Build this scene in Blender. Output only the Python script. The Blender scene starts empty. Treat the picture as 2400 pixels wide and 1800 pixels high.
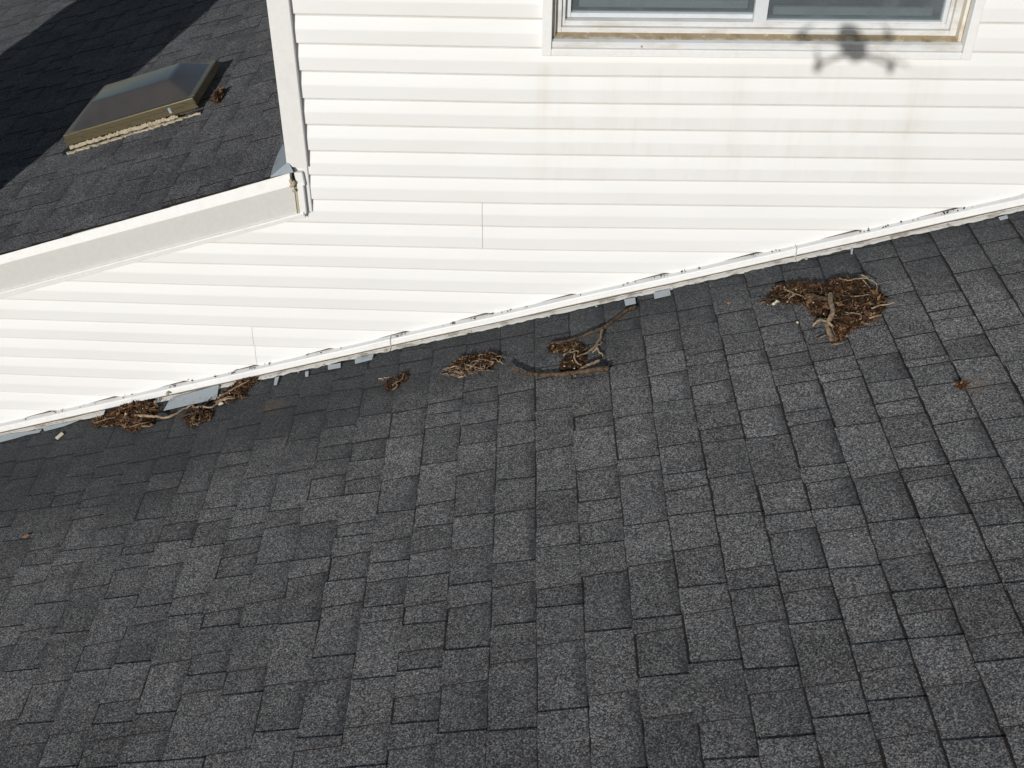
import bpy, math, random
from mathutils import Vector, Matrix, noise as mnoise
random.seed(11)
R_ = random.Random(5)
SC = bpy.context.scene
COL = SC.collection

# ------------------------------------------------------------------ camera
G = 0.8889                                   # metres per survey unit
FPX, PITCH, YAW, ROLL = 2682.19, 0.646955, -0.0070792, 0.0068896
D = 4.38433 * G                              # camera to wall
H = 7.0                                      # camera height above the ground
CAM = Vector((0, -D, H))
cp, sp, cy, sy = math.cos(PITCH), math.sin(PITCH), math.cos(YAW), math.sin(YAW)
FWD = Vector((sy * cp, cy * cp, -sp)); RGT = Vector((cy, -sy, 0)); UPV = RGT.cross(FWD)
cr, sr = math.cos(ROLL), math.sin(ROLL)
RGT, UPV = cr * RGT + sr * UPV, -sr * RGT + cr * UPV
cam = bpy.data.cameras.new('camera'); cam.lens = FPX / 2400 * 36; cam.sensor_width = 36
cam.clip_start = 0.01; cam.clip_end = 500
co = bpy.data.objects.new('camera', cam); COL.objects.link(co); SC.camera = co
M3 = Matrix((RGT, UPV, -FWD)).transposed()
co.matrix_world = Matrix.Translation(CAM) @ M3.to_4x4()

def ray(x, y):                               # survey reading (2400 x 1800) to a direction
    v = RGT * (x - 1200) - UPV * (y - 900) + FWD * FPX
    return v.normalized()
def wall(x, y, yy=0.0):                      # point on the vertical plane y = yy
    r = ray(x, y); return CAM + r * ((D + yy) / r.y)
def on_plane(x, y, p0, n):
    r = ray(x, y); return CAM + r * ((p0 - CAM).dot(n) / r.dot(n))
def project(p):
    d = p - CAM; z = d.dot(FWD)
    return 1200 + FPX * d.dot(RGT) / z, 900 - FPX * d.dot(UPV) / z, z

# ------------------------------------------------------------------ light
DRONE = CAM + Vector((0.0, -0.125, 0.035))
SUN = (wall(1995, 98, 0.0) - DRONE).normalized()     # the drone's shadow falls below the window
EL = math.asin(-SUN.z); AZ = math.atan2(-SUN.x, -SUN.y)
w = bpy.data.worlds.new('World'); SC.world = w; w.use_nodes = True
nt = w.node_tree; bg = nt.nodes['Background']
sky = nt.nodes.new('ShaderNodeTexSky'); sky.sky_type = 'NISHITA'; sky.sun_disc = False
sky.sun_elevation = EL; sky.sun_rotation = AZ; sky.air_density = 1.0; sky.dust_density = 0.6; sky.ozone_density = 1.5
nt.links.new(sky.outputs[0], bg.inputs[0]); bg.inputs[1].default_value = 0.054
sl = bpy.data.lights.new('sun', 'SUN'); sl.energy = 3.22; sl.angle = math.radians(0.45); sl.color = (1.0, 0.980, 0.945)
so = bpy.data.objects.new('sun', sl); COL.objects.link(so)
so.rotation_euler = SUN.to_track_quat('-Z', 'Y').to_euler(); so.location = (-6, -14, 14)
vs = SC.view_settings; vs.view_transform = 'Standard'; vs.look = 'None'; vs.exposure = 0.0; vs.gamma = 1.0
vs.use_curve_mapping = False

# ------------------------------------------------------------------ material helpers
class NT:
    def __init__(s, name):
        s.m = bpy.data.materials.new(name); s.m.use_nodes = True; s.t = s.m.node_tree
        s.b = s.t.nodes['Principled BSDF']
    def n(s, typ, **kw):
        nd = s.t.nodes.new('ShaderNode' + typ)
        for k, v in kw.items(): setattr(nd, k, v)
        return nd
    def l(s, a, b): s.t.links.new(a, b)
    def val(s, x, sock):
        if isinstance(x, (int, float)): sock.default_value = x
        elif isinstance(x, tuple): sock.default_value = x if len(x) == len(sock.default_value) else (*x, 1)
        else: s.l(x, sock)
    def math(s, op, a, b=0.0, c=None, clamp=False):
        nd = s.n('Math', operation=op, use_clamp=clamp); s.val(a, nd.inputs[0]); s.val(b, nd.inputs[1])
        if c is not None: s.val(c, nd.inputs[2])
        return nd.outputs[0]
    def mix(s, f, a, b, blend='MIX'):
        nd = s.n('Mix', data_type='RGBA', blend_type=blend); s.val(f, nd.inputs[0]); s.val(a, nd.inputs[6]); s.val(b, nd.inputs[7])
        return nd.outputs[2]
    def ramp(s, f, stops, interp='LINEAR'):
        nd = s.n('ValToRGB'); s.l(f, nd.inputs[0]); e = nd.color_ramp.elements; nd.color_ramp.interpolation = interp
        while len(e) < len(stops): e.new(0.5)
        for i, (p, c) in enumerate(stops):
            e[i].position = p; c = c if isinstance(c, tuple) else (c, c, c); e[i].color = (*c, 1)
        return nd.outputs[0]
    def smooth(s, x, a, b):
        nd = s.n('MapRange', interpolation_type='SMOOTHSTEP'); s.val(x, nd.inputs[0]); nd.inputs[1].default_value = a; nd.inputs[2].default_value = b
        return nd.outputs[0]
    def noise(s, vec, scale, detail=2, rough=0.5, dist=0.0):
        nd = s.n('TexNoise'); s.l(vec, nd.inputs['Vector']); nd.inputs['Scale'].default_value = scale
        nd.inputs['Detail'].default_value = detail; nd.inputs['Roughness'].default_value = rough; nd.inputs['Distortion'].default_value = dist
        return nd.outputs[0]
    def scalev(s, vec, v):
        nd = s.n('Mapping'); s.l(vec, nd.inputs[0]); nd.inputs[3].default_value = v
        return nd.outputs[0]
    def pos(s): return s.n('NewGeometry').outputs['Position']
    def xyz(s, vec):
        nd = s.n('SeparateXYZ'); s.l(vec, nd.inputs[0]); return nd.outputs
    def bump(s, h, st, dist=0.002):
        nd = s.n('Bump'); s.l(h, nd.inputs['Height']); nd.inputs['Strength'].default_value = st; nd.inputs['Distance'].default_value = dist
        s.l(nd.outputs[0], s.b.inputs['Normal'])
    def fin(s, col=None, rough=None, metal=None, spec=None):
        if col is not None: s.val(col, s.b.inputs['Base Color'])
        if rough is not None: s.val(rough, s.b.inputs['Roughness'])
        if metal is not None: s.val(metal, s.b.inputs['Metallic'])
        if spec is not None: s.val(spec, s.b.inputs['Specular IOR Level'])
        return s.m

def plain(name, col, rough=0.6, metal=0.0, var=0.12, scale=25.0, spec=0.5):
    t = NT(name); p = t.pos(); n = t.noise(p, scale, 4, 0.6)
    f = t.math('MULTIPLY_ADD', n, 2 * var, 1 - var)
    mul = t.mix(1.0, col, f, 'MULTIPLY')
    return t.fin(mul, rough, metal, spec)

# shingle granules; attribute "cell": R tone, G distance up the exposure, B set-back layer
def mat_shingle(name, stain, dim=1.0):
    t = NT(name); p = t.pos()
    a = t.n('Attribute', attribute_name='cell'); c = t.n('SeparateColor'); t.l(a.outputs['Color'], c.inputs[0])
    tone, up8, low = c.outputs; up = t.math('MULTIPLY', up8, 1.25)
    v = t.n('TexVoronoi', feature='F1'); t.l(p, v.inputs['Vector']); v.inputs['Scale'].default_value = 290
    vc = t.n('SeparateColor'); t.l(v.outputs['Color'], vc.inputs[0])
    n1 = t.noise(p, 170, 3, 0.75)
    g = t.math('ADD', t.math('MULTIPLY', vc.outputs[0], 0.55), t.math('MULTIPLY', n1, 0.45))
    col = t.ramp(g, [(0.16, (0.017, 0.0185, 0.022)), (0.38, (0.052, 0.055, 0.059)), (0.53, (0.112, 0.116, 0.120)), (0.68, (0.202, 0.202, 0.199)), (0.88, (0.41, 0.395, 0.37))])
    # a few warm granules
    warm = t.smooth(vc.outputs[1], 0.82, 0.9)
    col = t.mix(t.math('MULTIPLY', warm, 0.45), col, (0.15, 0.105, 0.08))
    # blended tone of each tab, larger clouds inside a tab
    cl = t.noise(p, 9, 3, 0.6)
    f = t.math('ADD', t.math('MULTIPLY_ADD', tone, 0.36, 0.83), t.math('MULTIPLY_ADD', cl, 0.7, -0.35))
    col = t.mix(1.0, col, f, 'MULTIPLY')
    # weathering: runs down the slope, scuffed patches that have shed their dark granules
    run = t.noise(t.scalev(p, (0.8, 6.0, 0.8)), 2.2, 4, 0.6)
    col = t.mix(1.0, col, t.math('MULTIPLY_ADD', run, 0.5, 0.75), 'MULTIPLY')
    scuff = t.smooth(t.noise(p, 5.5, 5, 0.7), 0.60, 0.74)
    col = t.mix(t.math('MULTIPLY', scuff, 0.28), col, (0.175, 0.172, 0.165))
    shed = t.smooth(t.noise(p, 26, 3, 0.7), 0.64, 0.72)
    col = t.mix(t.math('MULTIPLY', shed, 0.45), col, (0.030, 0.031, 0.034))
    # factory shadow band: dark granules towards the top of the set-back layer
    edge = t.math('ADD', up, t.math('MULTIPLY_ADD', t.noise(p, 60, 3, 0.7), 0.5, -0.25))
    band = t.math('MULTIPLY', t.smooth(edge, 0.60, 1.02), t.math('MULTIPLY', t.math('MULTIPLY_ADD', low, 0.34, 0.12), t.math('MULTIPLY_ADD', t.math('FRACT', t.math('MULTIPLY', tone, 7.31)), 1.3, 0.25)), clamp=True)
    col = t.mix(band, col, (0.020, 0.022, 0.028))
    # grit against each lap, with shading painted into the same dark line
    grit_shade = t.smooth(t.math('ADD', up, t.math('MULTIPLY_ADD', t.noise(p, 45, 3, 0.7), 0.06, -0.03)), 0.948, 0.980)
    col = t.mix(t.math('MULTIPLY', grit_shade, 0.93), col, (0.015, 0.0125, 0.011))
    # bluish / neutral drift
    col = t.mix(t.math('MULTIPLY', t.smooth(t.noise(p, 4, 3, 0.6), 0.45, 0.65), 0.10), col, (0.085, 0.097, 0.115))
    xyz = t.xyz(p)
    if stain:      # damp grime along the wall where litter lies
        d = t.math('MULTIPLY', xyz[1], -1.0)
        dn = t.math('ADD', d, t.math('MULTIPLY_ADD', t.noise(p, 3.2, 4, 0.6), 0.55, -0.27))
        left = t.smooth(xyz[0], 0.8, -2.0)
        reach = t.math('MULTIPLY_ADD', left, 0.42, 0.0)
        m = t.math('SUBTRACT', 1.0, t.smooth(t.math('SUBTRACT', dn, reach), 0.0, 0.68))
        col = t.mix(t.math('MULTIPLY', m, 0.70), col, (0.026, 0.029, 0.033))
        # rusty leaf stains
        for (sx, sy_, rr) in stain:
            dx = t.math('MULTIPLY', t.math('SUBTRACT', xyz[0], sx), 1 / rr); dy = t.math('MULTIPLY', t.math('SUBTRACT', xyz[1], sy_), 1 / rr)
            r2 = t.math('ADD', t.math('MULTIPLY', dx, dx), t.math('MULTIPLY', dy, dy))
            k = t.math('SUBTRACT', 1.0, t.smooth(t.math('ADD', r2, t.math('MULTIPLY_ADD', t.noise(p, 30, 4, 0.7), 2.4, -1.2)), 0.0, 1.1))
            col = t.mix(t.math('MULTIPLY', k, 0.32), col, (0.13, 0.085, 0.045))
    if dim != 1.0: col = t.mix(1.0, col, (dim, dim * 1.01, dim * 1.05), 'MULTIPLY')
    t.bump(g, 0.9, 0.003)
    t.b.inputs['Diffuse Roughness'].default_value = 0.6
    return t.fin(col, 0.92, 0, 0.25)

M = {}
t = NT('asphalt_cut_edge'); p = t.pos()
M['edge'] = t.fin(t.mix(t.noise(p, 30, 4, 0.7), (0.006, 0.006, 0.006), (0.034, 0.026, 0.020)), 0.95, 0, 0.2)
M['deck'] = plain('roof_felt', (0.012, 0.012, 0.013), 0.95)

def mat_siding():
    t = NT('white_vinyl_siding'); p = t.pos(); xyz = t.xyz(p)
    uv = t.n('UVMap', uv_map='UVMap').outputs[0]; us = t.xyz(uv); v = us[1]
    base = (0.775, 0.775, 0.765)
    tint = t.noise(t.scalev(p, (0.8, 1, 3.0)), 2.5, 3, 0.6)
    col = t.mix(t.smooth(tint, 0.3, 0.75), base, (0.755, 0.750, 0.735))
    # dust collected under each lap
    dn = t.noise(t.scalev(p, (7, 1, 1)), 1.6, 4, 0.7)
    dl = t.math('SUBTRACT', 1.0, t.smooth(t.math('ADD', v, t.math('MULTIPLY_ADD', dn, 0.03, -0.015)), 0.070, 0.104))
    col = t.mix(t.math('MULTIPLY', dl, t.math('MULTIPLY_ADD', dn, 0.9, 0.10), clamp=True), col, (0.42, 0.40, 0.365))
    # wash-down streaks below the window
    zt = wall(1700, 150).z; x0, x1 = wall(1270, 150).x, wall(2262, 150).x
    inx = t.math('MULTIPLY', t.smooth(xyz[0], x0 - 0.02, x0 + 0.05), t.math('SUBTRACT', 1.0, t.smooth(xyz[0], x1 - 0.25, x1 + 0.05)))
    dz = t.math('SUBTRACT', zt, xyz[2])
    inz = t.math('MULTIPLY', t.smooth(dz, -0.01, 0.02), t.math('SUBTRACT', 1.0, t.smooth(dz, 0.25, 0.62)))
    st = t.smooth(t.noise(t.scalev(p, (30, 1, 1.6)), 1.0, 4, 0.65), 0.42, 0.72)
    blot = t.math('MULTIPLY', t.smooth(t.noise(t.scalev(p, (2.4, 1, 5.0)), 1.3, 3, 0.6), 0.42, 0.66), 0.7)
    s = t.math('MULTIPLY', t.math('MULTIPLY', st, blot), t.math('MULTIPLY', inx, inz))
    for cx, ww, am in ((wall(1272, 300).x, 0.030, 0.55), (wall(1420, 400).x, 0.035, 0.30), (wall(1722, 300).x, 0.060, 0.50), (wall(2110, 380).x, 0.065, 0.75), (wall(2150, 380).x, 0.03, 0.5), (wall(1312, 380).x, 0.02, 0.3)):
        q = t.math('MULTIPLY', t.math('SUBTRACT', xyz[0], cx), 1 / ww); gs = t.math('POWER', 2.718, t.math('MULTIPLY', t.math('MULTIPLY', q, q), -1.0))
        s = t.math('MAXIMUM', s, t.math('MULTIPLY', t.math('MULTIPLY', gs, t.math('MULTIPLY_ADD', st, 0.7, 0.45)), t.math('MULTIPLY', inz, am * 1.5)))
    pat = t.math('MULTIPLY_ADD', t.smooth(t.noise(p, 5, 4, 0.65), 0.36, 0.62), 0.6, 0.4)
    col = t.mix(t.math('MULTIPLY', t.math('MULTIPLY', s, pat), 0.26), col, (0.50, 0.435, 0.335))
    # scrubbed, drip-edged film on the flats
    arch = t.smooth(t.noise(t.scalev(p, (16, 1, 4.0)), 1.0, 2, 0.5, 0.8), 0.47, 0.56)
    fl = t.math('MULTIPLY', t.math('MULTIPLY', arch, t.smooth(v, 0.45, 0.55)), t.math('MULTIPLY', inx, t.math('MULTIPLY', t.smooth(dz, 0.0, 0.3), t.math('SUBTRACT', 1.0, t.smooth(dz, 0.42, 0.55)))))
    col = t.mix(t.math('MULTIPLY', fl, 0.05), col, (0.42, 0.40, 0.37))
    # embossed wood grain
    gr = t.noise(t.scalev(p, (1.5, 10, 60)), 4.0, 5, 0.65, 0.4)
    wv = t.noise(t.scalev(p, (1.0, 1, 2.2)), 2.2, 2, 0.5)
    t.bump(t.math('ADD', gr, t.math('MULTIPLY', wv, 9.0)), 0.30, 0.0012)
    sp_ = t.smooth(t.noise(p, 160, 2, 0.5), 0.78, 0.84)
    col = t.mix(t.math('MULTIPLY', sp_, 0.25), col, (0.35, 0.3, 0.24))
    return t.fin(col, 0.5, 0, 0.35)
M['siding'] = mat_siding()
M['sheath'] = plain('white_wall_paint', (0.74, 0.735, 0.72), 0.6, 0, .06, 3)

def mat_paint(name, col, dirtcol, amt, sc=14, rough=0.45, stretch=(1, 1, 1), lo=0.52, hi=0.72):
    t = NT(name); p = t.scalev(t.pos(), stretch)
    n = t.smooth(t.noise(p, sc, 6, 0.68), lo, hi)
    c = t.mix(t.math('MULTIPLY', n, amt), col, dirtcol)
    c = t.mix(0.5, c, t.mix(1.0, c, t.math('MULTIPLY_ADD', t.noise(p, 60, 3, 0.6), 0.3, 0.85), 'MULTIPLY'))
    return t.fin(c, rough, 0, 0.4)
M['trim'] = mat_paint('white_trim_paint', (0.78, 0.778, 0.765), (0.55, 0.50, 0.42), 0.25)
M['post'] = mat_paint('corner_post_vinyl', (0.725, 0.715, 0.70), (0.55, 0.52, 0.47), 0.16, 10)
M['fascia'] = mat_paint('grey_white_fascia', (0.585, 0.578, 0.555), (0.53, 0.515, 0.485), 0.3, 3)
M['drip'] = mat_paint('drip_edge_white', (0.82, 0.815, 0.80), (0.55, 0.52, 0.47), 0.18, 9)
M['oldflash'] = mat_paint('peeling_cream_flashing', (0.69, 0.67, 0.625), (0.27, 0.22, 0.17), 0.7, 19, 0.6, (0.7, 1, 1.8), 0.50, 0.64)
M['lead'] = mat_paint('blue_grey_galvanised_flashing', (0.34, 0.385, 0.415), (0.17, 0.185, 0.195), 0.7, 22, 0.4)
M['lip_shade'] = plain('painted_lip_shade', (0.13, 0.105, 0.085), 0.95, 0, .6, 60)
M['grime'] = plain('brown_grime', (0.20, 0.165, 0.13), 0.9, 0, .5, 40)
M['caulk'] = mat_paint('tan_dried_sealant', (0.43, 0.37, 0.26), (0.20, 0.16, 0.11), 0.7, 60, 0.8)
M['tar'] = plain('black_tar', (0.012, 0.011, 0.011), 0.6)
M['vinyl'] = mat_paint('window_vinyl', (0.66, 0.665, 0.66), (0.46, 0.41, 0.33), 0.55, 12, .5, (.5, 1, 1.5), .44, .68)
M['sash'] = mat_paint('window_sash_vinyl', (0.60, 0.63, 0.645), (0.45, 0.44, 0.42), 0.35, 20)
M['jambdirt'] = mat_paint('weathered_jamb', (0.70, 0.66, 0.57), (0.40, 0.30, 0.17), 0.75, 16, 0.7, (1, 1, 0.35), 0.45, 0.65)
M['screw'] = plain('weathered_screw', (0.40, 0.36, 0.31), 0.6, 0.2, .4, 120)
def mat_sill():
    t = NT('dirty_window_sill'); p = t.pos(); y = t.xyz(p)[1]
    n = t.noise(p, 22, 5, 0.7); n2 = t.noise(t.scalev(p, (3, 1, 1)), 6, 4, 0.6)
    k = t.smooth(t.math('ADD', y, t.math('MULTIPLY_ADD', n, 0.05, -0.025)), 0.002, 0.022)
    c = t.mix(k, (0.58, 0.54, 0.50), (0.40, 0.31, 0.19))
    c = t.mix(t.math('MULTIPLY', t.smooth(n2, 0.42, 0.75), t.smooth(n, .35, .6)), c, (0.23, 0.16, 0.085))
    c = t.mix(t.smooth(t.noise(p, 34, 5, .7), .55, .68), c, (0.60, 0.54, 0.42))
    return t.fin(c, 0.85, 0, 0.2)
M['sill'] = mat_sill()
def mat_glass():
    t = NT('dusty_window_glass'); p = t.pos()
    dust = t.n('BsdfDiffuse'); dust.inputs[0].default_value = (0.20, 0.225, 0.235, 1)
    tr = t.n('BsdfTransparent'); tr.inputs[0].default_value = (0.78, 0.83, 0.83, 1)
    gl = t.n('BsdfGlossy'); gl.inputs[1].default_value = 0.04; gl.inputs[0].default_value = (0.9, 0.95, 1, 1)
    m1 = t.n('MixShader'); n = t.smooth(t.noise(p, 9, 5, 0.65), 0.45, 0.8)
    t.l(t.math('MULTIPLY_ADD', n, 0.34, 0.32), m1.inputs[0]); t.l(tr.outputs[0], m1.inputs[1]); t.l(dust.outputs[0], m1.inputs[2])
    fr = t.n('Fresnel'); fr.inputs[0].default_value = 1.5
    m2 = t.n('MixShader'); t.l(t.math('MULTIPLY', fr.outputs[0], 1.6, clamp=True), m2.inputs[0]); t.l(m1.outputs[0], m2.inputs[1]); t.l(gl.outputs[0], m2.inputs[2])
    t.l(m2.outputs[0], t.t.nodes['Material Output'].inputs[0]); return t.m
M['glass'] = mat_glass()
M['room'] = plain('dim_room_lining', (0.10, 0.11, 0.115), 0.9)
M['bronze'] = mat_paint('bronze_aluminium', (0.185, 0.155, 0.095), (0.07, 0.06, 0.04), 0.75, 8, 0.27, (2, 2, 14))
M['bronze'].node_tree.nodes['Principled BSDF'].inputs['Metallic'].default_value = 0.55
t = NT('smoked_acrylic'); p = t.pos()
c = t.mix(t.smooth(t.noise(p, 5, 3, 0.5), 0.3, 0.7), (0.062, 0.057, 0.052), (0.085, 0.076, 0.068))
M['acrylic'] = t.fin(c, t.math('MULTIPLY_ADD', t.noise(p, 14, 4, .6), .22, .08), 0, 0.6)
M['acrylic'].node_tree.nodes['Principled BSDF'].inputs['Coat Weight'].default_value = 0.25
def mat_litter(name, stops, sc=90):
    t = NT(name); a = t.n('Attribute', attribute_name='cell'); c = t.n('SeparateColor'); t.l(a.outputs['Color'], c.inputs[0]); p = t.pos()
    col = t.ramp(c.outputs[0], stops)
    col = t.mix(1.0, col, t.math('MULTIPLY_ADD', t.noise(p, sc, 4, 0.7), 1.1, 0.45), 'MULTIPLY')
    return t.fin(col, 0.85, 0, 0.2)
M['leaf'] = mat_litter('dead_leaf_litter', [(0.0, (0.013, 0.008, 0.005)), (0.35, (0.050, 0.026, 0.014)), (0.66, (0.135, 0.061, 0.027)), (0.9, (0.28, 0.145, 0.066)), (1.0, (0.46, 0.34, 0.22))])
M['mulch'] = mat_litter('dark_rotted_litter', [(0.0, (0.014, 0.009, 0.006)), (0.4, (0.038, 0.022, 0.012)), (0.72, (0.105, 0.054, 0.026)), (0.93, (0.24, 0.135, 0.066)), (1.0, (0.42, 0.32, 0.22))])
def mat_bark(name, a, b, sc=40):
    t = NT(name); p = t.pos(); n = t.noise(p, sc, 5, 0.7)
    c = t.mix(t.smooth(n, 0.35, 0.7), a, b); t.bump(n, 0.4, 0.002); return t.fin(c, 0.75, 0, 0.3)
M['twig'] = mat_bark('grey_tan_twig', (0.12, 0.08, 0.05), (0.33, 0.245, 0.165), 60)
M['paletwig'] = mat_bark('pale_twig', (0.20, 0.135, 0.08), (0.48, 0.365, 0.24))
M['bark'] = mat_bark('brown_bark', (0.022, 0.015, 0.010), (0.150, 0.098, 0.056), 70)
M['bone'] = plain('bleached_chip', (0.66, 0.58, 0.44), 0.7)
M['chip'] = plain('tan_chip', (0.42, 0.34, 0.25), 0.8)
M['orange'] = plain('orange_leaf', (0.36, 0.17, 0.08), 0.8)
M['grass'] = plain('lawn', (0.05, 0.075, 0.03), 0.95, 0, 0.4, 3)
M['drone'] = plain('dark_drone_shell', (0.06, 0.06, 0.065), 0.5)
M['prop'] = plain('propeller_plastic', (0.03, 0.03, 0.03), 0.4)

# ------------------------------------------------------------------ mesh helpers
def obj(name, verts, faces, mats, parent=None, mi=None, smooth=False):
    me = bpy.data.meshes.new(name); me.from_pydata([tuple(v) for v in verts], [], faces)
    for m in (mats if isinstance(mats, (list, tuple)) else [mats]): me.materials.append(m)
    if mi: me.polygons.foreach_set('material_index', mi)
    if smooth: me.polygons.foreach_set('use_smooth', [True] * len(me.polygons))
    me.update()
    o = bpy.data.objects.new(name, me); COL.objects.link(o)
    if parent: o.parent = parent
    return o
def empty(name, loc=(0, 0, 0)):
    o = bpy.data.objects.new(name, None); COL.objects.link(o); o.empty_display_size = 0.1
    return o          # origin kept at the world origin so that parts share world coordinates
def tag(o, label, cat, group=None, kind=None):
    o['label'] = label; o['category'] = cat
    if group: o['group'] = group
    if kind: o['kind'] = kind
    return o
BOXF = [(0, 3, 2, 1), (4, 5, 6, 7), (0, 1, 5, 4), (1, 2, 6, 5), (2, 3, 7, 6), (3, 0, 4, 7)]
class MB:
    def __init__(s): s.v = []; s.f = []; s.mi = []
    def add(s, vs, fs, mi=0):
        k = len(s.v); s.v += [Vector(q) for q in vs]; s.f += [tuple(i + k for i in f) for f in fs]; s.mi += [mi] * len(fs)
    def box(s, x0, x1, y0, y1, z0, z1, mi=0):
        s.add([(x0, y0, z0), (x1, y0, z0), (x1, y1, z0), (x0, y1, z0), (x0, y0, z1), (x1, y0, z1), (x1, y1, z1), (x0, y1, z1)], BOXF, mi)
    def frame_box(s, o, a, b, n, la, lb, ln, mi=0):     # box from corner o along axes a, b, n
        pts = []
        for k in (0, 1):
            for i, j in ((0, 0), (1, 0), (1, 1), (0, 1)): pts.append(o + a * (la * i) + b * (lb * j) + n * (ln * k))
        s.add(pts, BOXF, mi)
    def prism(s, prof, P0, P1, mi=0):                  # profile points (offset vectors) swept from P0 to P1, closed
        n = len(prof)
        s.add([P0 + q for q in prof] + [P1 + q for q in prof],
              [(i, (i + 1) % n, n + (i + 1) % n, n + i) for i in range(n)] + [tuple(range(n))[::-1], tuple(range(n, 2 * n))], mi)
    def tube(s, pts, radii, sides=6, mi=0, flat=1.0, rng=None):
        k0 = len(s.v); rings = []
        for i, q in enumerate(pts):
            d = (pts[min(i + 1, len(pts) - 1)] - pts[max(i - 1, 0)]).normalized()
            a = d.cross(Vector((0.12, 0.3, 0.95))).normalized(); b = d.cross(a)
            rings.append([q + (a * math.cos(2 * math.pi * j / sides) + b * math.sin(2 * math.pi * j / sides) * flat) * radii[i] * ((1 + rng.uniform(-.14, .14)) if rng else 1) for j in range(sides)])
        vs = [v for r in rings for v in r]; fs = []
        for i in range(len(pts) - 1):
            for j in range(sides):
                a = i * sides + j; b = i * sides + (j + 1) % sides; fs.append((a, b, b + sides, a + sides))
        fs += [tuple(range(sides))[::-1], tuple(range((len(pts) - 1) * sides, len(pts) * sides))]
        s.add(vs, fs, mi)
    def build(s, name, mats, parent=None, smooth=False, bevel=0.0, seg=1):
        o = obj(name, s.v, s.f, mats, parent, s.mi, smooth)
        if bevel:
            bv = o.modifiers.new('edge', 'BEVEL'); bv.width = bevel; bv.segments = seg; bv.limit_method = 'ANGLE'; bv.angle_limit = math.radians(40)
        return o
def bisect(o, p, n):                                    # keep the side opposite n
    import bmesh
    bm = bmesh.new(); bm.from_mesh(o.data)
    bmesh.ops.bisect_plane(bm, geom=bm.verts[:] + bm.edges[:] + bm.faces[:], plane_co=p, plane_no=n, clear_outer=True)
    bm.to_mesh(o.data); bm.free(); return len(o.data.polygons)

# ------------------------------------------------------------------ key lines
EXP = 0.1016                                           # siding course
Z0 = H - 1.5401 * G
def zline(k): return Z0 - EXP * k - (0.0016 if k % 2 else 0.0)
def droop(x, k):                                       # the old courses climb a little towards the left
    tt = max(0.0, -x / G); return G * tt * (0.010 + 0.0025 * max(0, k - 7))
# junction of the lower roof with the wall
JA, JB = wall(0, 1000.8, -0.027), wall(2400, 464.2, -0.027)
S1 = (JB.z - JA.z) / (JB.x - JA.x)
def jz(x): return JA.z + S1 * (x - JA.x)               # top edge of the trim
q = wall(1200, 765, -0.055); C1 = q.z - S1 * q.x
EU1 = Vector((1, 0, S1)).normalized(); N1 = Vector((-S1, 0, 1)).normalized(); O1 = Vector((0, 0, C1))
def pr(x, y, h=0.0): return on_plane(x, y, O1 + N1 * h, N1)         # point on the lower roof
# rake of the upper roof
RA, RB = wall(0, 595, -0.036), wall(633, 415.6, -0.036)
S2 = (RB.z - RA.z) / (RB.x - RA.x); C2 = RA.z - S2 * RA.x
EU2 = Vector((1, 0, S2)).normalized(); N2 = Vector((-S2, 0, 1)).normalized(); O2 = Vector((0, 0, C2))
def pu(x, y, h=0.0): return on_plane(x, y, O2 + N2 * h, N2)         # point on the upper roof
XC0 = wall(624, 0, -0.022).x; XC1 = wall(677, 0, -0.022).x          # corner post
GROUND = 0.0

# ------------------------------------------------------------------ ground
o = obj('ground', [(-60, -60, 0), (60, -60, 0), (60, 60, 0), (-60, 60, 0)], [(0, 1, 2, 3)], M['grass']); o['kind'] = 'structure'; o['label'] = 'lawn around the house'

# ------------------------------------------------------------------ house: wall, siding
house = empty('house')
tag(house, 'white vinyl-sided house with a window, corner post and dark upper roof', 'house')
XL, XR = -4.7, 4.6; TOPZ = H + 0.75
wl = MB()      # sheathing behind the boards: one slab under the rake, one storey higher on the right
wl.add([(XL, 0.024, 0), (XC0 + 0.01, 0.024, 0), (XC0 + 0.01, 0.024, C2 + S2 * XC0 - 0.06), (XL, 0.024, C2 + S2 * XL - 0.06),
        (XL, 0.16, 0), (XC0 + 0.01, 0.16, 0), (XC0 + 0.01, 0.16, C2 + S2 * XC0 - 0.06), (XL, 0.16, C2 + S2 * XL - 0.06)],
       [(0, 1, 2, 3), (5, 4, 7, 6), (3, 2, 6, 7), (0, 3, 7, 4), (1, 0, 4, 5), (2, 1, 5, 6)])
wx0, wx1 = wall(1292, 100).x, wall(2266, 120).x; wz0 = wall(1700, 118).z; wz1 = wz0 + 1.12     # window opening
wl.box(XC0 + 0.012, wx0, 0.024, 0.16, 0, TOPZ); wl.box(wx1, XR, 0.024, 0.16, 0, TOPZ)
wl.box(wx0, wx1, 0.024, 0.16, 0, wz0); wl.box(wx0, wx1, 0.024, 0.16, wz1, TOPZ)
wl.box(XC0 + 0.012, XC0 + 0.15, 0.162, 7.0, 0, TOPZ); wl.box(XC0 + 0.012, XR, 7.0, 7.15, 0, TOPZ); wl.box(XR - 0.15, XR, 0.162, 7.0, 0, TOPZ)
wl.box(XL, XL + .15, .162, 7.0, 0, C2 + S2 * XL - .1); wl.box(XL + .15, XC0, 6.9, 7.05, 0, C2 + S2 * XL - .1)
WALL = wl.build('wall', M['sheath'], house)
top = MB(); top.box(XC0 - 0.25, XR + 0.3, 0.03, 7.4, TOPZ + 0.002, TOPZ + 0.12); top.build('top_roof_slab', M['deck'], house)

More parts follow.
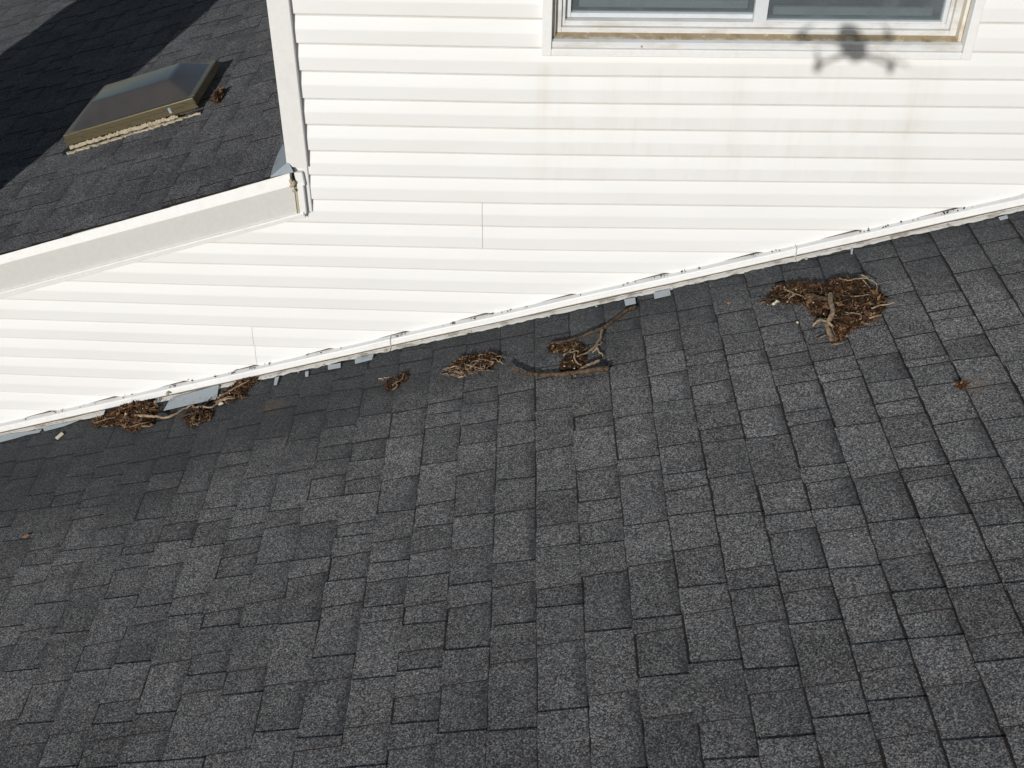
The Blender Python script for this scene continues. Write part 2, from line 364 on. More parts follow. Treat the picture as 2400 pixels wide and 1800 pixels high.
def siding_panel(ks, x0, x1, rake=False, dv=0.0):
    nx = max(2, int((x1 - x0) / 0.10)); xs = [x0 + (x1 - x0) * i / nx for i in range(nx + 1)]
    vs, fs, uvs = [], [], []
    for k in ks:
        prof = [(0.0, 0.0130), (0.06, 0.0124), (0.455, 0.0020), (0.50, 0.0010), (0.53, 0.0007), (0.955, 0.0008), (0.985, 0.0016), (1.0, 0.0040), (1.0, 0.0150)]
        b = len(vs); m = len(prof)
        for x in xs:
            wob = 0.0022 * mnoise.noise(Vector((x * 1.1, k * .45, 1))) + 0.0013 * mnoise.noise(Vector((x * 4, k * 7.7, 4)))
            zt_, zb_ = zline(k - 1) + droop(x, k - 1), zline(k) + droop(x, k)
            for t_, y_ in prof: vs.append((x, y_ + wob + dv, zt_ + (zb_ - zt_) * t_ + 0.0002 + 0.0012 * mnoise.noise(Vector((x * 1.7, (k - 1 + round(t_)) * 2.3, 7)))))
        for i in range(nx):
            for j in range(m - 1):
                a = b + i * m + j; fs.append((a, a + m, a + m + 1, a + 1)[::-1])
                uvs.append([(xs[i], prof[j][0]), (xs[i + 1], prof[j][0]), (xs[i + 1], prof[j + 1][0]), (xs[i], prof[j + 1][0])][::-1])
    fs = [f for f in fs]
    o = obj('siding_panel', vs, fs, M['siding'], WALL)
    uvl = o.data.uv_layers.new(name='UVMap'); i = 0
    for f in uvs:
        for u in f: uvl.data[i].uv = u; i += 1
    if rake:
        P = Vector((RA.x, 0, RA.z - 0.10)); n = Vector((-S2, 0, 1)).normalized()
        if bisect(o, P, n) == 0: bpy.data.objects.remove(o)
    return o
xs1 = wall(1130, 530).x; xs2 = wall(595, 810).x; xs3 = wall(2320, 340).x
WT0, WT1 = wall(1271, 60).x, wall(2288, 60).x            # outer edges of the window trim
ZWB = wall(1700, 135).z
seams = {8: [xs1], 14: [xs2], 20: [0.4], 24: [1.2]}
lapped = {4: [xs3], -2: [-0.2]}
for k0 in range(-12, 34, 2):
    ks = (k0, k0 + 1)
    cuts = seams.get(k0, [])
    a = XC1 - 0.012 if k0 < 8 else XL
    if zline(k0 + 1) > ZWB - 0.002:                       # courses beside the window
        for xa, xb in ((a, WT0 + 0.004), (WT1 - 0.004, XR)): siding_panel(ks, xa, xb)
        continue
    if k0 >= 24 : cuts = []
    tight = k0 in lapped; cuts = cuts + lapped.get(k0, [])
    ends = [a] + cuts + [XR]
    for i in range(len(ends) - 1):
        siding_panel(ks, ends[i] + ((-0.02 if tight else 0.0013) if i else 0), ends[i + 1], rake=(k0 >= 8 and ends[i] < XC0), dv=(-0.0006 if tight else -0.0009) * (i % 2))

# ------------------------------------------------------------------ rake boards
rake = empty('rake'); rake.name = 'rake_board'; rake.parent = house
xe = wall(700, 460, -0.05).x
def line_at(pA, pB, yy): a, b = wall(*pA, yy), wall(*pB, yy); s_ = (b.z - a.z) / (b.x - a.x); return lambda x: a.z + s_ * (x - a.x)
yF = -0.028
div, fb, tb, rt = line_at((0, 618), (679, 434.6), yF), line_at((0, 683.5), (696, 500), yF), line_at((0, 699), (713, 508), yF + 0.01), line_at((0, 595), (633, 415.6), yF - 0.012)
def slat(name, ztop, zbot, y0, y1, xa, xb, mat, tilt=0.0, bev=0.003, wavy=0.0, parent=rake):
    n = 28; vs = []
    for i in range(n + 1):
        x = xa + (xb - xa) * i / n; wv = wavy * mnoise.noise(Vector((x * 2.2, y0 * 9, 3)))
        zt_, zb_ = ztop(x) + wv * 0.6, zbot(x) + wv * 0.4
        vs += [(x, y0 + wv, zt_), (x, y0 - tilt + wv, zb_), (x, y1, zb_), (x, y1, zt_)]
    fs = []
    for i in range(n):
        for j in range(4):
            a = i * 4 + j; b = i * 4 + (j + 1) % 4; fs.append((a, a + 4, b + 4, b)[::-1])
    fs += [(0, 1, 2, 3), tuple(n * 4 + j for j in (3, 2, 1, 0))]
    me = obj(name, vs, fs, mat, parent)
    if bev:
        bv = me.modifiers.new('edge', 'BEVEL'); bv.width = bev; bv.segments = 2; bv.limit_method = 'ANGLE'; bv.angle_limit = math.radians(50)
    return me
xk = wall(693, 470, yF).x
slat('fascia', lambda x: div(x) + 0.01, lambda x: fb(x) - 0.004, yF, 0.012, XL, xk, M['fascia'])
slat('drip_edge', lambda x: C2 + S2 * x - 0.007, lambda x: div(x), yF - 0.008, yF + 0.03, XL, wall(684, 440, yF).x, M['drip'], tilt=0.006, wavy=0.002)
slat('rake_trim', lambda x: fb(x), lambda x: fb(x) - 0.011, yF - 0.010, yF + 0.02, XL, wall(713, 500, yF).x, M['trim'])
slat('trim_channel', lambda x: fb(x) - 0.0112, lambda x: tb(x), yF + 0.004, 0.0, XL, wall(714, 505, yF).x, M['post'])
m = MB(); xa, xb = wall(697, 440, yF).x, wall(712, 440, yF).x; zt1 = wall(705, 432, yF).z; zb1 = fb(xa) - 0.004
m.box(xa, xb, yF - 0.006, 0.0, zb1, zt1); m.build('end_cap', M['trim'], rake, bevel=0.002)
m = MB(); xa2 = wall(691, 440, yF).x; m.box(xa2, xa + 0.001, yF - 0.003, yF + 0.02, zb1 + .003, zt1 - 0.012); m.build('caulk_joint', M['caulk'], rake)
m = MB(); cq = wall(686, 432, yF - .014); rr = random.Random(3)
for i in range(9):
    c0 = cq + Vector((rr.uniform(-.012, .012), rr.uniform(-.006, .004), rr.uniform(-.022, .02))); r0 = rr.uniform(.004, .009)
    m.add([c0 + Vector((math.cos(a_) * r0, -r0 * .5, math.sin(a_) * r0)) for a_ in (0, 1.2, 2.4, 3.7, 5)] + [c0 + Vector((0, -r0, 0)), c0 + Vector((0, r0, 0))],
          [(j, (j + 1) % 5, 5) for j in range(5)] + [((j + 1) % 5, j, 6) for j in range(5)])
m.build('old_caulk', M['caulk'], rake)
m = MB(); q0 = wall(695, 416, yF + .015); m.box(q0.x - .007, q0.x + .002, yF + .012, yF + .03, q0.z - .03, q0.z + .006); m.build('gap_shadow_board', M['tar'], rake)

# corner post and its foot
m = MB(); zb = wall(690, 392, -0.022).z
m.box(XC0, XC1, -0.024, 0.023, zb, TOPZ); m.box(XC0 - 0.0, XC0 + 0.02, 0.0232, 0.14, zb - 0.02, TOPZ); m.box(XC0 + .022, XC1 - .004, -.008, 0.022, fb(XC0), zb - .0004)
m.build('corner_post', M['post'], house, bevel=0.003, seg=2)
e0, e1 = wall(692, 402, -0.028), wall(711, 402, -0.028); eb = wall(700, 500, -0.05)
m = MB(); m.frame_box(Vector((e0.x, -0.030, e0.z - 0.058)), Vector((1, 0, 0)), Vector((0, 1, 0)), Vector((-0.10, 0, 1)).normalized(), e1.x - e0.x, 0.04, 0.054)
m.build('post_foot', M['trim'], house, bevel=0.002)
# kick-out flashing at the foot of the corner post
pa, pb, pc, pd = pu(634, 416, 0.012), pu(664, 338, 0.020), wall(676, 380, -0.020), wall(688, 404, -0.045)
nn = (pb - pa).cross(pd - pa).normalized() * 0.003
m = MB(); ring = [pa, pa.lerp(pb, .35) + EU2 * -0.006, pa.lerp(pb, .7) + EU2 * -0.006, pb, pc, pd]
m.add(ring + [v - nn for v in ring], [(0, 1, 2, 3, 4, 5), (11, 10, 9, 8, 7, 6)] + [(i, i + 6, (i + 1) % 6 + 6, (i + 1) % 6) for i in range(6)])
m.build('corner_flashing', M['lead'], house)

# ------------------------------------------------------------------ trim at the foot of the wall
def jtrim(name, x0, x1):
    slat(name, lambda x: jz(x), lambda x: jz(x) - 0.0295, -0.027, 0.010, x0, x1, M['trim'], tilt=0.002, bev=0.004, wavy=0.004, parent=house)
xj1 = wall(1866, 590, -.03).x; xj2 = wall(915, 805, -.03).x
jtrim('wall_trim', XL, xj2 - .0008); jtrim('wall_trim', xj2 + .0008, xj1 - .001); jtrim('wall_trim', xj1 + .001, XR)
m = MB(); m.add([(XL, .0026, jz(XL) + .0008), (XR, .0026, jz(XR) + .0008), (XR, .016, jz(XR) + .0015), (XL, .016, jz(XL) + .0015)], [(0, 1, 2, 3)]); m.build('channel_lip_shade', M['lip_shade'], house)  # brown strip painted in as the shadow of the channel's lip
# old flashing, painted and peeling, below the trim
def ragged(x0, x1, seed):
    rg = random.Random(seed); n = int((x1 - x0) / 0.009); vs = []; fs = []
    for i in range(n + 1):
        x = x0 + (x1 - x0) * i / n
        a = mnoise.noise(Vector((x * 7.0, 3.3, seed))); b = mnoise.noise(Vector((x * 34.0, 8.3, seed)))
        lift = 0.006 * max(0, mnoise.noise(Vector((x * 4.5, 1.1, seed + 5))))
        drop = 0.032 + 0.010 * a + 0.008 * b + (-0.012 if rg.random() < 0.05 else 0)
        zt_ = jz(x) - 0.026; zr = C1 + S1 * x
        zb_ = max(zt_ - drop, zr + 0.010)
        y_b = -0.052 - 0.010 * b - lift
        vs += [(x, -0.019, zt_), (x, -0.030 - 0.003 * a, zt_ - 0.010), (x, y_b, zb_), (x, y_b + 0.004, zb_ - 0.002), (x, -0.015, zt_ - 0.012)]
    for i in range(n):
        for j in range(4):
            a = i * 5 + j; fs.append((a, a + 1, a + 6, a + 5))
    return obj('peeling_flashing', vs, fs, M['oldflash'], house)
gap0, gap1 = wall(240, 960, -.05).x, wall(357, 925, -.05).x       # missing where the leaf mat sits
ragged(XL, gap0, 1); ragged(gap1, xj2, 2); ragged(xj2 + .003, xj1, 3); ragged(xj1 + .002, XR, 4)
bf = MB()   # bedding lath below
bf.add([(XL, -0.012, jz(XL) - .03), (XR, -0.012, jz(XR) - .03), (XR, -0.030, C1 + S1 * XR + .006), (XL, -0.030, C1 + S1 * XL + .006)], [(0, 1, 2, 3)])
bf.build('flashing_backing', M['tar'], house)
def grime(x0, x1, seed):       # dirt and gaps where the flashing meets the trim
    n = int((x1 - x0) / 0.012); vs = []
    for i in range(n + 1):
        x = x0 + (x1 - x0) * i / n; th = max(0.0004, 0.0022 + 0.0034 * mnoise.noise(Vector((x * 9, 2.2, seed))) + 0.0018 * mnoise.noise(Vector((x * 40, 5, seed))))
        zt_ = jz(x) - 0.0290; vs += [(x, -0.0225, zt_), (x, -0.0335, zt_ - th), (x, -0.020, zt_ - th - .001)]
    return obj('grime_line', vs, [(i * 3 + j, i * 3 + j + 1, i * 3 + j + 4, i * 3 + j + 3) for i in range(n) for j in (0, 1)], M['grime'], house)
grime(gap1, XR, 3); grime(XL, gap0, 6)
# screw heads along the old flashing
for i, (sx, sy_) in enumerate([(30, 1018), (156, 989), (392, 922), (461, 921), (700, 871), (760, 855), (905, 822), (972, 808), (1105, 778), (1170, 766), (1287, 741), (1398, 717), (1484, 698), (1635, 662), (1788, 628), (1890, 606), (2090, 557), (2224, 528)]):
    c0 = wall(sx, sy_, -0.046); m = MB(); rg = random.Random(i)
    rad = rg.uniform(.004, .007)
    ring = [c0 + Vector((math.cos(a_ * .785) * rad * rg.uniform(.8, 1.2), -.004, math.sin(a_ * .785) * rad * .8 * rg.uniform(.8, 1.2))) for a_ in range(8)]
    m.add(ring + [v + Vector((0, .018, -.004)) for v in ring] + [c0 + Vector((0, -.008, .001))], [(i_, (i_ + 1) % 8, (i_ + 1) % 8 + 8, i_ + 8) for i_ in range(8)] + [((i_ + 1) % 8, i_, 16) for i_ in range(8)])
    m.build('nail_head', M['screw'], house, smooth=True)
# loose step-flashing tabs
def tab(pxs, h=0.017, th=0.0015):
    ps = [pr(x, y, h) for x, y in pxs]; m = MB(); n = len(ps)
    for i in range(n): ps[i] = ps[i] + N1 * (0.004 if i < 2 else 0)
    m.add(ps + [v - N1 * th for v in ps], [tuple(range(n))[::-1], tuple(range(n, 2 * n))] + [(i, (i + 1) % n, (i + 1) % n + n, i + n) for i in range(n)])
    return m.build('step_flashing', M['lead'], house)
tab([(400, 936), (514, 903), (508, 934), (383, 962)])
tab([(645, 886), (655, 884), (648, 902), (642, 902)]); tab([(716, 873), (724, 871), (722, 882), (715, 882)])
tab([(769, 858), (799, 852), (798, 861), (769, 866)]); tab([(832, 842), (876, 832), (872, 842), (832, 852)])
tab([(1463, 704), (1489, 699), (1490, 711), (1466, 716)]); tab([(1532, 688), (1570, 680), (1572, 691), (1534, 700)])
tab([(1994, 586), (2000, 584), (1998, 595), (1994, 596)]); tab([(2340, 511), (2360, 506), (2363, 511), (2344, 516)])
tab([(-40, 1034), (20, 1020), (60, 1012), (98, 1006), (92, 1013), (60, 1019), (38, 1026), (-40, 1046)], .014); tab([(100, 1004), (186, 986), (150, 998), (104, 1010)], .014)

# ------------------------------------------------------------------ shingled roofs
def shingle_cells(rng, e, u0, ncourse, v0, v1):
    cells = []
    for i in range(ncourse):
        v = v0 - rng.uniform(0, 0.2); high = rng.random() < .5
        while v < v1:
            wd = rng.choice([0.075, 0.10, 0.12, 0.145, 0.165, 0.19, 0.225]) * rng.uniform(.9, 1.1)
            if rng.random() < .12: wd *= 0.55
            cells.append((u0 + i * e, v, wd, high, rng.random())); v += wd; high = not high
    return cells
def cell_mesh(c, e, O, EU, NN, rng, umax=1e9):
    u, v, wd, high, tone = c; lap = 0.028; base = 0.0054; th = (0.0042 if umax > 1e8 else 0.0030) if high else 0.0
    ex = -0.0005 if high else 0.016                        # the set-back layer runs on under its neighbours
    bu = rng.uniform(-.0022, .0022) + (-.001 if high else .001)
    L = min(e + lap, max(.01, umax - u)); top = []
    tp = 0.0095 if high else 0.0; tm = 0.0025 if high else 0.0      # teeth taper up the slope
    sk = rng.uniform(-.003, .003)
    nb = 5; ns = 3
    for j in range(nb + 1): top.append((bu + rng.uniform(-.0022, .0022), -ex + (wd + 2 * ex) * j / nb))
    for j in range(1, ns + 1): top.append((L * j / ns, wd + ex - tm * j / ns + rng.uniform(-.0009, .0009) + sk * j / ns))
    for j in range(ns, 0, -1): top.append((L * j / ns, -ex + tp * j / ns + rng.uniform(-.0009, .0009) + sk * j / ns))
    lift = [rng.uniform(0, .0016) for _ in range(2)]; vs = []; at = []
    n = len(top)
    for k in (0, 1):
        for a, b in top:
            f = max(0, 1 - a / e); h = base * (1 - a / e) + th + f * (lift[0] + (lift[1] - lift[0]) * (b / wd)) if k == 0 else -0.004
            vs.append(O + EU * (u + a) + Vector((0, -(v + b), 0)) + NN * h)
            at.append((tone, max(0, a / e) / 1.25, 0.0 if high else 1.0, 1))
    fs = [tuple(range(n))[::-1]] + [(i, (i + 1) % n, (i + 1) % n + n, i + n) for i in range(n)]
    fs = [fs[0]] + [f for f in fs[1:]]
    return vs, fs, at
def add_attr(me, at):
    a = me.attributes.new('cell', 'FLOAT_COLOR', 'POINT'); a.data.foreach_set('color', [x for c in at for x in c])
def visible(c, e, O, EU, NN, test):
    q = O + EU * (c[0] + e / 2) + Vector((0, -(c[1] + c[2] / 2), 0)); x, y, z = project(q)
    if z < .1 or not (-45 < x < 2445 and -45 < y < 1845) or not test(q): return 0
    d = q - CAM; inside = 1 if (15 < x < 2385 and 15 < y < 1785) else .35
    return c[2] * e * abs(d.normalized().dot(NN)) / d.length_squared * inside
def lay_roof(cells, e, O, EU, NN, mats, parent, test, rng, skip=None, umax=1e9):
    cs = [c for c in cells if not (skip and skip(c))]
    cs.sort(key=lambda c: -visible(c, e, O, EU, NN, test)); n = 0
    rest = MB(); rat = []
    for c in cs:
        vs, fs, at = cell_mesh(c, e, O, EU, NN, rng, umax); mi = [0] + [1] * (len(fs) - 1)
        if n < 300 and visible(c, e, O, EU, NN, test) > 0:
            o = obj('shingle', vs, fs, mats, parent, mi); add_attr(o.data, at); n += 1
        else:
            k = len(rest.v); rest.v += vs; rest.f += [tuple(i + k for i in f) for f in fs]; rest.mi += mi; rat += at
    o = rest.build('shingle_field', mats, parent); add_attr(o.data, rat); o['kind'] = 'stuff'
    return n
E1 = 0.1412; SQ1 = math.sqrt(1 + S1 * S1)
stain = []
for sx, sy_, r0 in ((640, 955, .055), (2280, 905, .05)): q = pr(sx, sy_); stain.append((q.x, q.y, r0))
M['shingle'] = mat_shingle('charcoal_shingle_granules', stain); M['shingle_up'] = mat_shingle('charcoal_shingle_granules_dimmed', None, 0.70)  # upper copy dimmed: darkening from the viewing angle put into its colour
low = empty('lower_roof'); tag(low, 'dark grey asphalt-shingled lower roof sloping up along the white wall', 'roof')
XE0, XE1, YE = -4.4, 4.5, -6.4
m = MB(); m.add([O1 + EU1 * (x * SQ1) + Vector((0, y, 0)) + N1 * h for h in (-.03, -.004) for x, y in ((XE0, YE), (XE1, YE), (XE1, -.012), (XE0, -.012))], BOXF)
m.build('roof_deck', M['deck'], low)
m = MB()      # walls that carry the lower roof
for (xa, xb, ya, yb) in ((XE0 + .3, XE0 + .45, YE + .3, -.03), (XE0 + .45, XE1 - .3, YE + .3, YE + .45), (XE1 - .3, XE1 - .15, YE + .3, -.03)):
    za, zb_ = C1 + S1 * xa - .045, C1 + S1 * xb - .045
    m.add([(xa, ya, 0), (xb, ya, 0), (xb, yb, 0), (xa, yb, 0), (xa, ya, za), (xb, ya, zb_), (xb, yb, zb_), (xa, yb, za)], BOXF)
m.build('supporting_wall', M['sheath'], low)
rng = random.Random(21)
u00 = 0.0672 - 32 * E1
cl = shingle_cells(rng, E1, u00, 64, 0.02, -YE)
cl = [c for c in cl if XE0 * SQ1 < c[0] < XE1 * SQ1 - E1 and c[1] + c[2] > 0.03]
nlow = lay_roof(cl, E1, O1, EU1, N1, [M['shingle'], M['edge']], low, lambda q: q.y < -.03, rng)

up = MB(); up.add([O2 + EU2 * (x * math.sqrt(1 + S2 * S2)) + Vector((0, y, 0)) + N2 * h for h in (-.03, -.006) for x, y in ((XL - .3, -.028), (XC0 - .002, -.028), (XC0 - .002, 7.2), (XL - .3, 7.2))], BOXF)
UPR = up.build('roof', M['deck'], house)
rng = random.Random(8); SQ2 = math.sqrt(1 + S2 * S2)
cl2 = shingle_cells(rng, E1, -5.0 * SQ2, 32, -7.2, 0.030)
def clipw(c):   # keep the last tab before the rake inside the drip edge
    return (c[0], c[1], min(c[2], 0.040 + R_.uniform(-.003, .003) - (0.0 if c[3] else 0.016) - c[1]), c[3], c[4])
cl2 = [clipw(c) for c in cl2 if c[1] < 0.010]
# last course beside the wall is cut to fit: drop what would pass through the wall
cl2 = [c for c in cl2 if c[0] + .03 < XC0 * SQ2]
def upview(q):
    tt = (0 - CAM.y) / (q.y - CAM.y) if q.y > 0 else 1
    return (CAM + (q - CAM) * tt).x < XC0 + .01
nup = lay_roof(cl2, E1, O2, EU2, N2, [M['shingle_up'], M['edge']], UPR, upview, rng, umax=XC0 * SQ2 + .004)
print('shingles', nlow, len(cl), nup, len(cl2))

# ------------------------------------------------------------------ window
win = empty('window'); win.parent = house
tz0 = wall(1700, 136, -.028).z
def bars(name, x0, x1, z0, z1, wl_, wr_, wb_, wt_, y0, y1, mat, bev=0.002):
    m = MB(); m.box(x0, x0 + wl_, y0, y1, z0, z1); m.box(x1 - wr_, x1, y0, y1, z0, z1)
    m.box(x0 + wl_ + .0002, x1 - wr_ - .0002, y0 + .0004, y1, z0, z0 + wb_); m.box(x0 + wl_ + .0002, x1 - wr_ - .0002, y0 + .0004, y1, z1 - wt_, z1)
    return m.build(name, mat, win, bevel=bev, seg=2)
bars('outer_trim', WT0, WT1, tz0, wz1 + .03, .033, .033, .026, .033, -.028, .014, M['trim'], .003)
ix0, ix1 = WT0 + .0335, WT1 - .0335; iz0 = tz0 + .0262
m = MB(); m.add([(ix0, -.016, iz0), (ix1, -.016, iz0), (ix1, -.016, iz0 + .021), (ix0, -.016, iz0 + .021), (ix0, .004, iz0 + .026), (ix1, .004, iz0 + .026), (ix1, .004, iz0), (ix0, .004, iz0)],
               [(0, 1, 2, 3), (3, 2, 5, 4), (4, 5, 6, 7), (7, 6, 1, 0), (0, 3, 4, 7), (1, 6, 5, 2)])
m.build('sill_nose', M['vinyl'], win, bevel=.002)
m = MB(); m.add([(ix0, .0042, iz0 + .0235), (ix1, .0042, iz0 + .0235), (ix1, .058, iz0 + .036), (ix0, .058, iz0 + .036), (ix0, .0042, iz0 - .01), (ix1, .0042, iz0 - .01), (ix1, .058, iz0 - .01), (ix0, .058, iz0 - .01)], [(0, 1, 2, 3), (4, 7, 6, 5), (0, 4, 5, 1), (2, 6, 7, 3), (1, 5, 6, 2), (3, 7, 4, 0)])
m.build('sill', M['sill'], win)
for xa in (ix0, ix1 - .012): m = MB(); m.box(xa, xa + .012, .014, .058, iz0 + .01, wz1); m.build('jamb', M['jambdirt'], win)
fz = iz0 + .030
bars('frame', ix0 + .004, ix1 - .004, fz, wz1, .030, .030, .020, .03, .046, .14, M['vinyl'])
bars('track', ix0 + .034, ix1 - .034, fz + .0205, wz1 - .03, .013, .013, .018, .013, .062, .14, M['vinyl'], .0015)
xm0, xm1 = wall(1765, 50, .07).x, wall(1797, 50, .07).x; gz = fz + .0385
def sash(name, x0, x1, z0, y0, y1, wL, wR, wB):
    s_ = empty(name); s_.name = name; s_.parent = win
    z1 = wz1 - .044; m = MB(); m.box(x0, x0 + wL, y0, y1, z0, z1); m.box(x1 - wR, x1, y0, y1, z0, z1); m.box(x0 + wL + .0002, x1 - wR - .0002, y0 + .0003, y1, z0, z0 + wB); m.box(x0 + wL + .0002, x1 - wR - .0002, y0 + .0003, y1, z1 - .04, z1)
    m.build('sash_frame', M['sash'], s_, bevel=.002, seg=2)
    g = MB(); ym = (y0 + y1) / 2 + .004; g.box(x0 + wL - .004, x1 - wR + .004, ym, ym + .004, z0 + wB - .004, z1 - .036); g.build('pane', M['glass'], s_)
    b = MB(); b.box(x0 + wL + .03, x1 - wR - .02, ym + .036, ym + .056, z0 + wB + .002, z0 + wB + .030)
    b.build('inner_rail', M['drip'], s_, bevel=.002)
sash('left_sash', ix0 + .0475, xm1 - .004, gz + .001, .092, .122, .020, .034, .016)
sash('right_sash', xm0, ix1 - .0475, gz - .006, .066, .090, .046, .016, .012)
m = MB(); b = .16; rx0, rx1 = wx0 - .5, wx1 + .5
m.add([(rx0, b, wz0 - .9), (rx1, b, wz0 - .9), (rx1, 3.2, wz0 - .9), (rx0, 3.2, wz0 - .9), (rx0, b, wz1 + .3), (rx1, b, wz1 + .3), (rx1, 3.2, wz1 + .3), (rx0, 3.2, wz1 + .3)],
      [(0, 1, 2, 3), (7, 6, 5, 4), (1, 5, 6, 2), (2, 6, 7, 3), (3, 7, 4, 0)])
m.build('room_interior', M['room'], win)
for sx, sy_, rad in ((1504, 109, .0045), (2042, 124, .003)):
    c0 = wall(sx, sy_, -.017); m = MB(); ring = [c0 + Vector((math.cos(a_ * .9) * rad, 0, math.sin(a_ * .9) * rad)) for a_ in range(7)]
    m.add(ring + [v + Vector((0, .004, 0)) for v in ring] + [c0 + Vector((0, -.003, 0))], [(i, (i + 1) % 7, (i + 1) % 7 + 7, i + 7) for i in range(7)] + [((i + 1) % 7, i, 14) for i in range(7)]); m.build('screw', M['screw'], win)

# ------------------------------------------------------------------ skylight on the upper roof
skl = empty('skylight'); skl.parent = house
BL, BR = pu(165, 350), pu(468, 262); A = (BR - BL).normalized(); B = N2.cross(A).normalized(); LA = (BR - BL).length
HF = 0.070; TR = pu(505, 139, HF); LB = (TR - BL).dot(B); FRt = pu(448, 231, HF)
o0 = BL + N2 * -.004
m = MB(); m.frame_box(o0 + A * .02 + B * .02, A, B, N2, LA - .04, LB - .04, .03); m.build('curb', M['bronze'], skl, bevel=.002)
m = MB()
fw = .03
for (oa, ob, la, lb) in ((0, 0, LA, fw), (0, LB - fw, LA, fw), (0, fw + .0003, fw, LB - 2 * fw - .0006), (LA - fw, fw + .0003, fw, LB - 2 * fw - .0006)):
    m.frame_box(BL + A * oa + B * ob + N2 * .028, A, B, N2, la, lb, HF - .028)
m.build('frame', M['bronze'], skl, bevel=.004, seg=2)
m = MB(); m.frame_box(BL - A * .006 - B * .006 + N2 * .021, A, B, N2, LA + .012, .0055, .012); m.frame_box(BL - A * .004 + B * -.004 + N2 * .045, A, B, N2, LA + .008, .004, .006); m.build('rim', M['bronze'], skl, bevel=.0015)
i0, ih, h0, h1 = .024, .15, HF - .001, HF + .062
c0 = [BL + A * a_ + B * b_ + N2 * h0 for a_, b_ in ((i0, i0), (LA - i0, i0), (LA - i0, LB - i0), (i0, LB - i0))]
c1 = [BL + A * a_ + B * b_ + N2 * h1 for a_, b_ in ((ih - .03, ih), (LA - ih + .02, ih), (LA - ih + .02, LB - ih * .6), (ih - .03, LB - ih * .6))]
dome = obj('dome', c0 + c1, [(0, 1, 5, 4), (1, 2, 6, 5), (2, 3, 7, 6), (3, 0, 4, 7), (4, 5, 6, 7)], M['acrylic'], skl, smooth=True)
bv = dome.modifiers.new('edge', 'BEVEL'); bv.width = .016; bv.segments = 4; bv.limit_method = 'ANGLE'; bv.angle_limit = math.radians(6)
def bead(name, px0, px1, wid, n, seed, hgt, mat, gapfreq=0.0):
    rg = random.Random(seed); vs = []; fs = []; a0 = pu(*px0); a1 = pu(*px1)
    for i in range(n + 1):
        q = a0.lerp(a1, i / n); ww = wid * (1 + .6 * mnoise.noise(Vector((i * .33, seed, 0)))) * (rg.uniform(.6, 1.2)); e_ = rg.uniform(-.006, .006)
        if rg.random() < gapfreq: ww *= .25
        b1 = B * (ww / 2 + e_ * .4)
        b0 = B * (-ww / 2 + e_)
        vs += [q + b0 + N2 * .006, q + b0 * .6 + N2 * (hgt * rg.uniform(.7, 1.2)), q + b1 * .6 + N2 * (hgt * rg.uniform(.7, 1.2)), q + b1 + N2 * .006]
    for i in range(n):
        for j in range(3): a_ = i * 4 + j; fs.append((a_, a_ + 4, a_ + 5, a_ + 1))
    o = obj(name, vs, fs, mat, skl)
    return o
bead('sealant_bead', (158, 364), (474, 268), .028, 90, 2, .012, M['caulk'], .10)
bead('sealant_bead', (168, 352), (420, 279), .010, 80, 7, .022, M['caulk'], .16)
bead('tar_bead', (150, 358), (478, 262), .055, 40, 5, .008, M['tar'])
m = MB(); q = BL + A * (LA * .80) + B * -.007 + N2 * .03; m.frame_box(q, A, B, N2, .014, .01, .026); m.build('clip', M['lead'], skl, bevel=.002)

# ------------------------------------------------------------------ chimney chase beside the frame, against the gable wall
chim = empty('chimney'); tag(chim, 'white-sided chimney chase on the gable wall beyond the left edge', 'chimney')
pe0, pe1 = pu(0, 451), pu(0, 131); k_ = SUN.x / SUN.y; yf = -0.66
cx1 = pe0.x - (pe0.y - yf) * k_; cx0 = pe1.x - (pe1.y - 0) * k_
m = MB(); m.box(cx0, cx1, yf, -.002, 0, H + 0.35); m.build('chase', M['sheath'], chim, bevel=.004)
m = MB(); m.box(cx0 - .05, cx1 + .05, yf - .05, .048, H + .352, H + .40); m.build('cap', M['lead'], chim, bevel=.004)
m = MB(); m.tube([Vector(((cx0 + cx1) / 2, yf / 2, H + .40 + .3 * i)) for i in (0, 1)], [.12, .12], 14); m.build('flue_pipe', M['lead'], chim, smooth=False)

# ------------------------------------------------------------------ debris
def zpx(x0, y0, sc): return lambda pts: [(x0 + sc * x, y0 + sc * y) for x, y in pts]
zA = zpx(180, 860, 480 / 2212); zB = zpx(880, 790, 340 / 2212); zC = zpx(1160, 700, 400 / 2212); zD = zpx(1770, 620, 350 / 2212)
def inside(x, y, poly):
    r = False; j = len(poly) - 1
    for i in range(len(poly)):
        xi, yi = poly[i]; xj, yj = poly[j]
        if (yi > y) != (yj > y) and x < (xj - xi) * (y - yi) / (yj - yi) + xi: r = not r
        j = i
    return r
def edge_dist(x, y, poly):
    best = 1e9
    for i in range(len(poly)):
        a = Vector(poly[i]); b = Vector(poly[(i + 1) % len(poly)]); q = Vector((x, y)); ab = b - a
        tt = max(0, min(1, (q - a).dot(ab) / max(ab.length_squared, 1e-9))); best = min(best, (q - a - ab * tt).length)
    return best
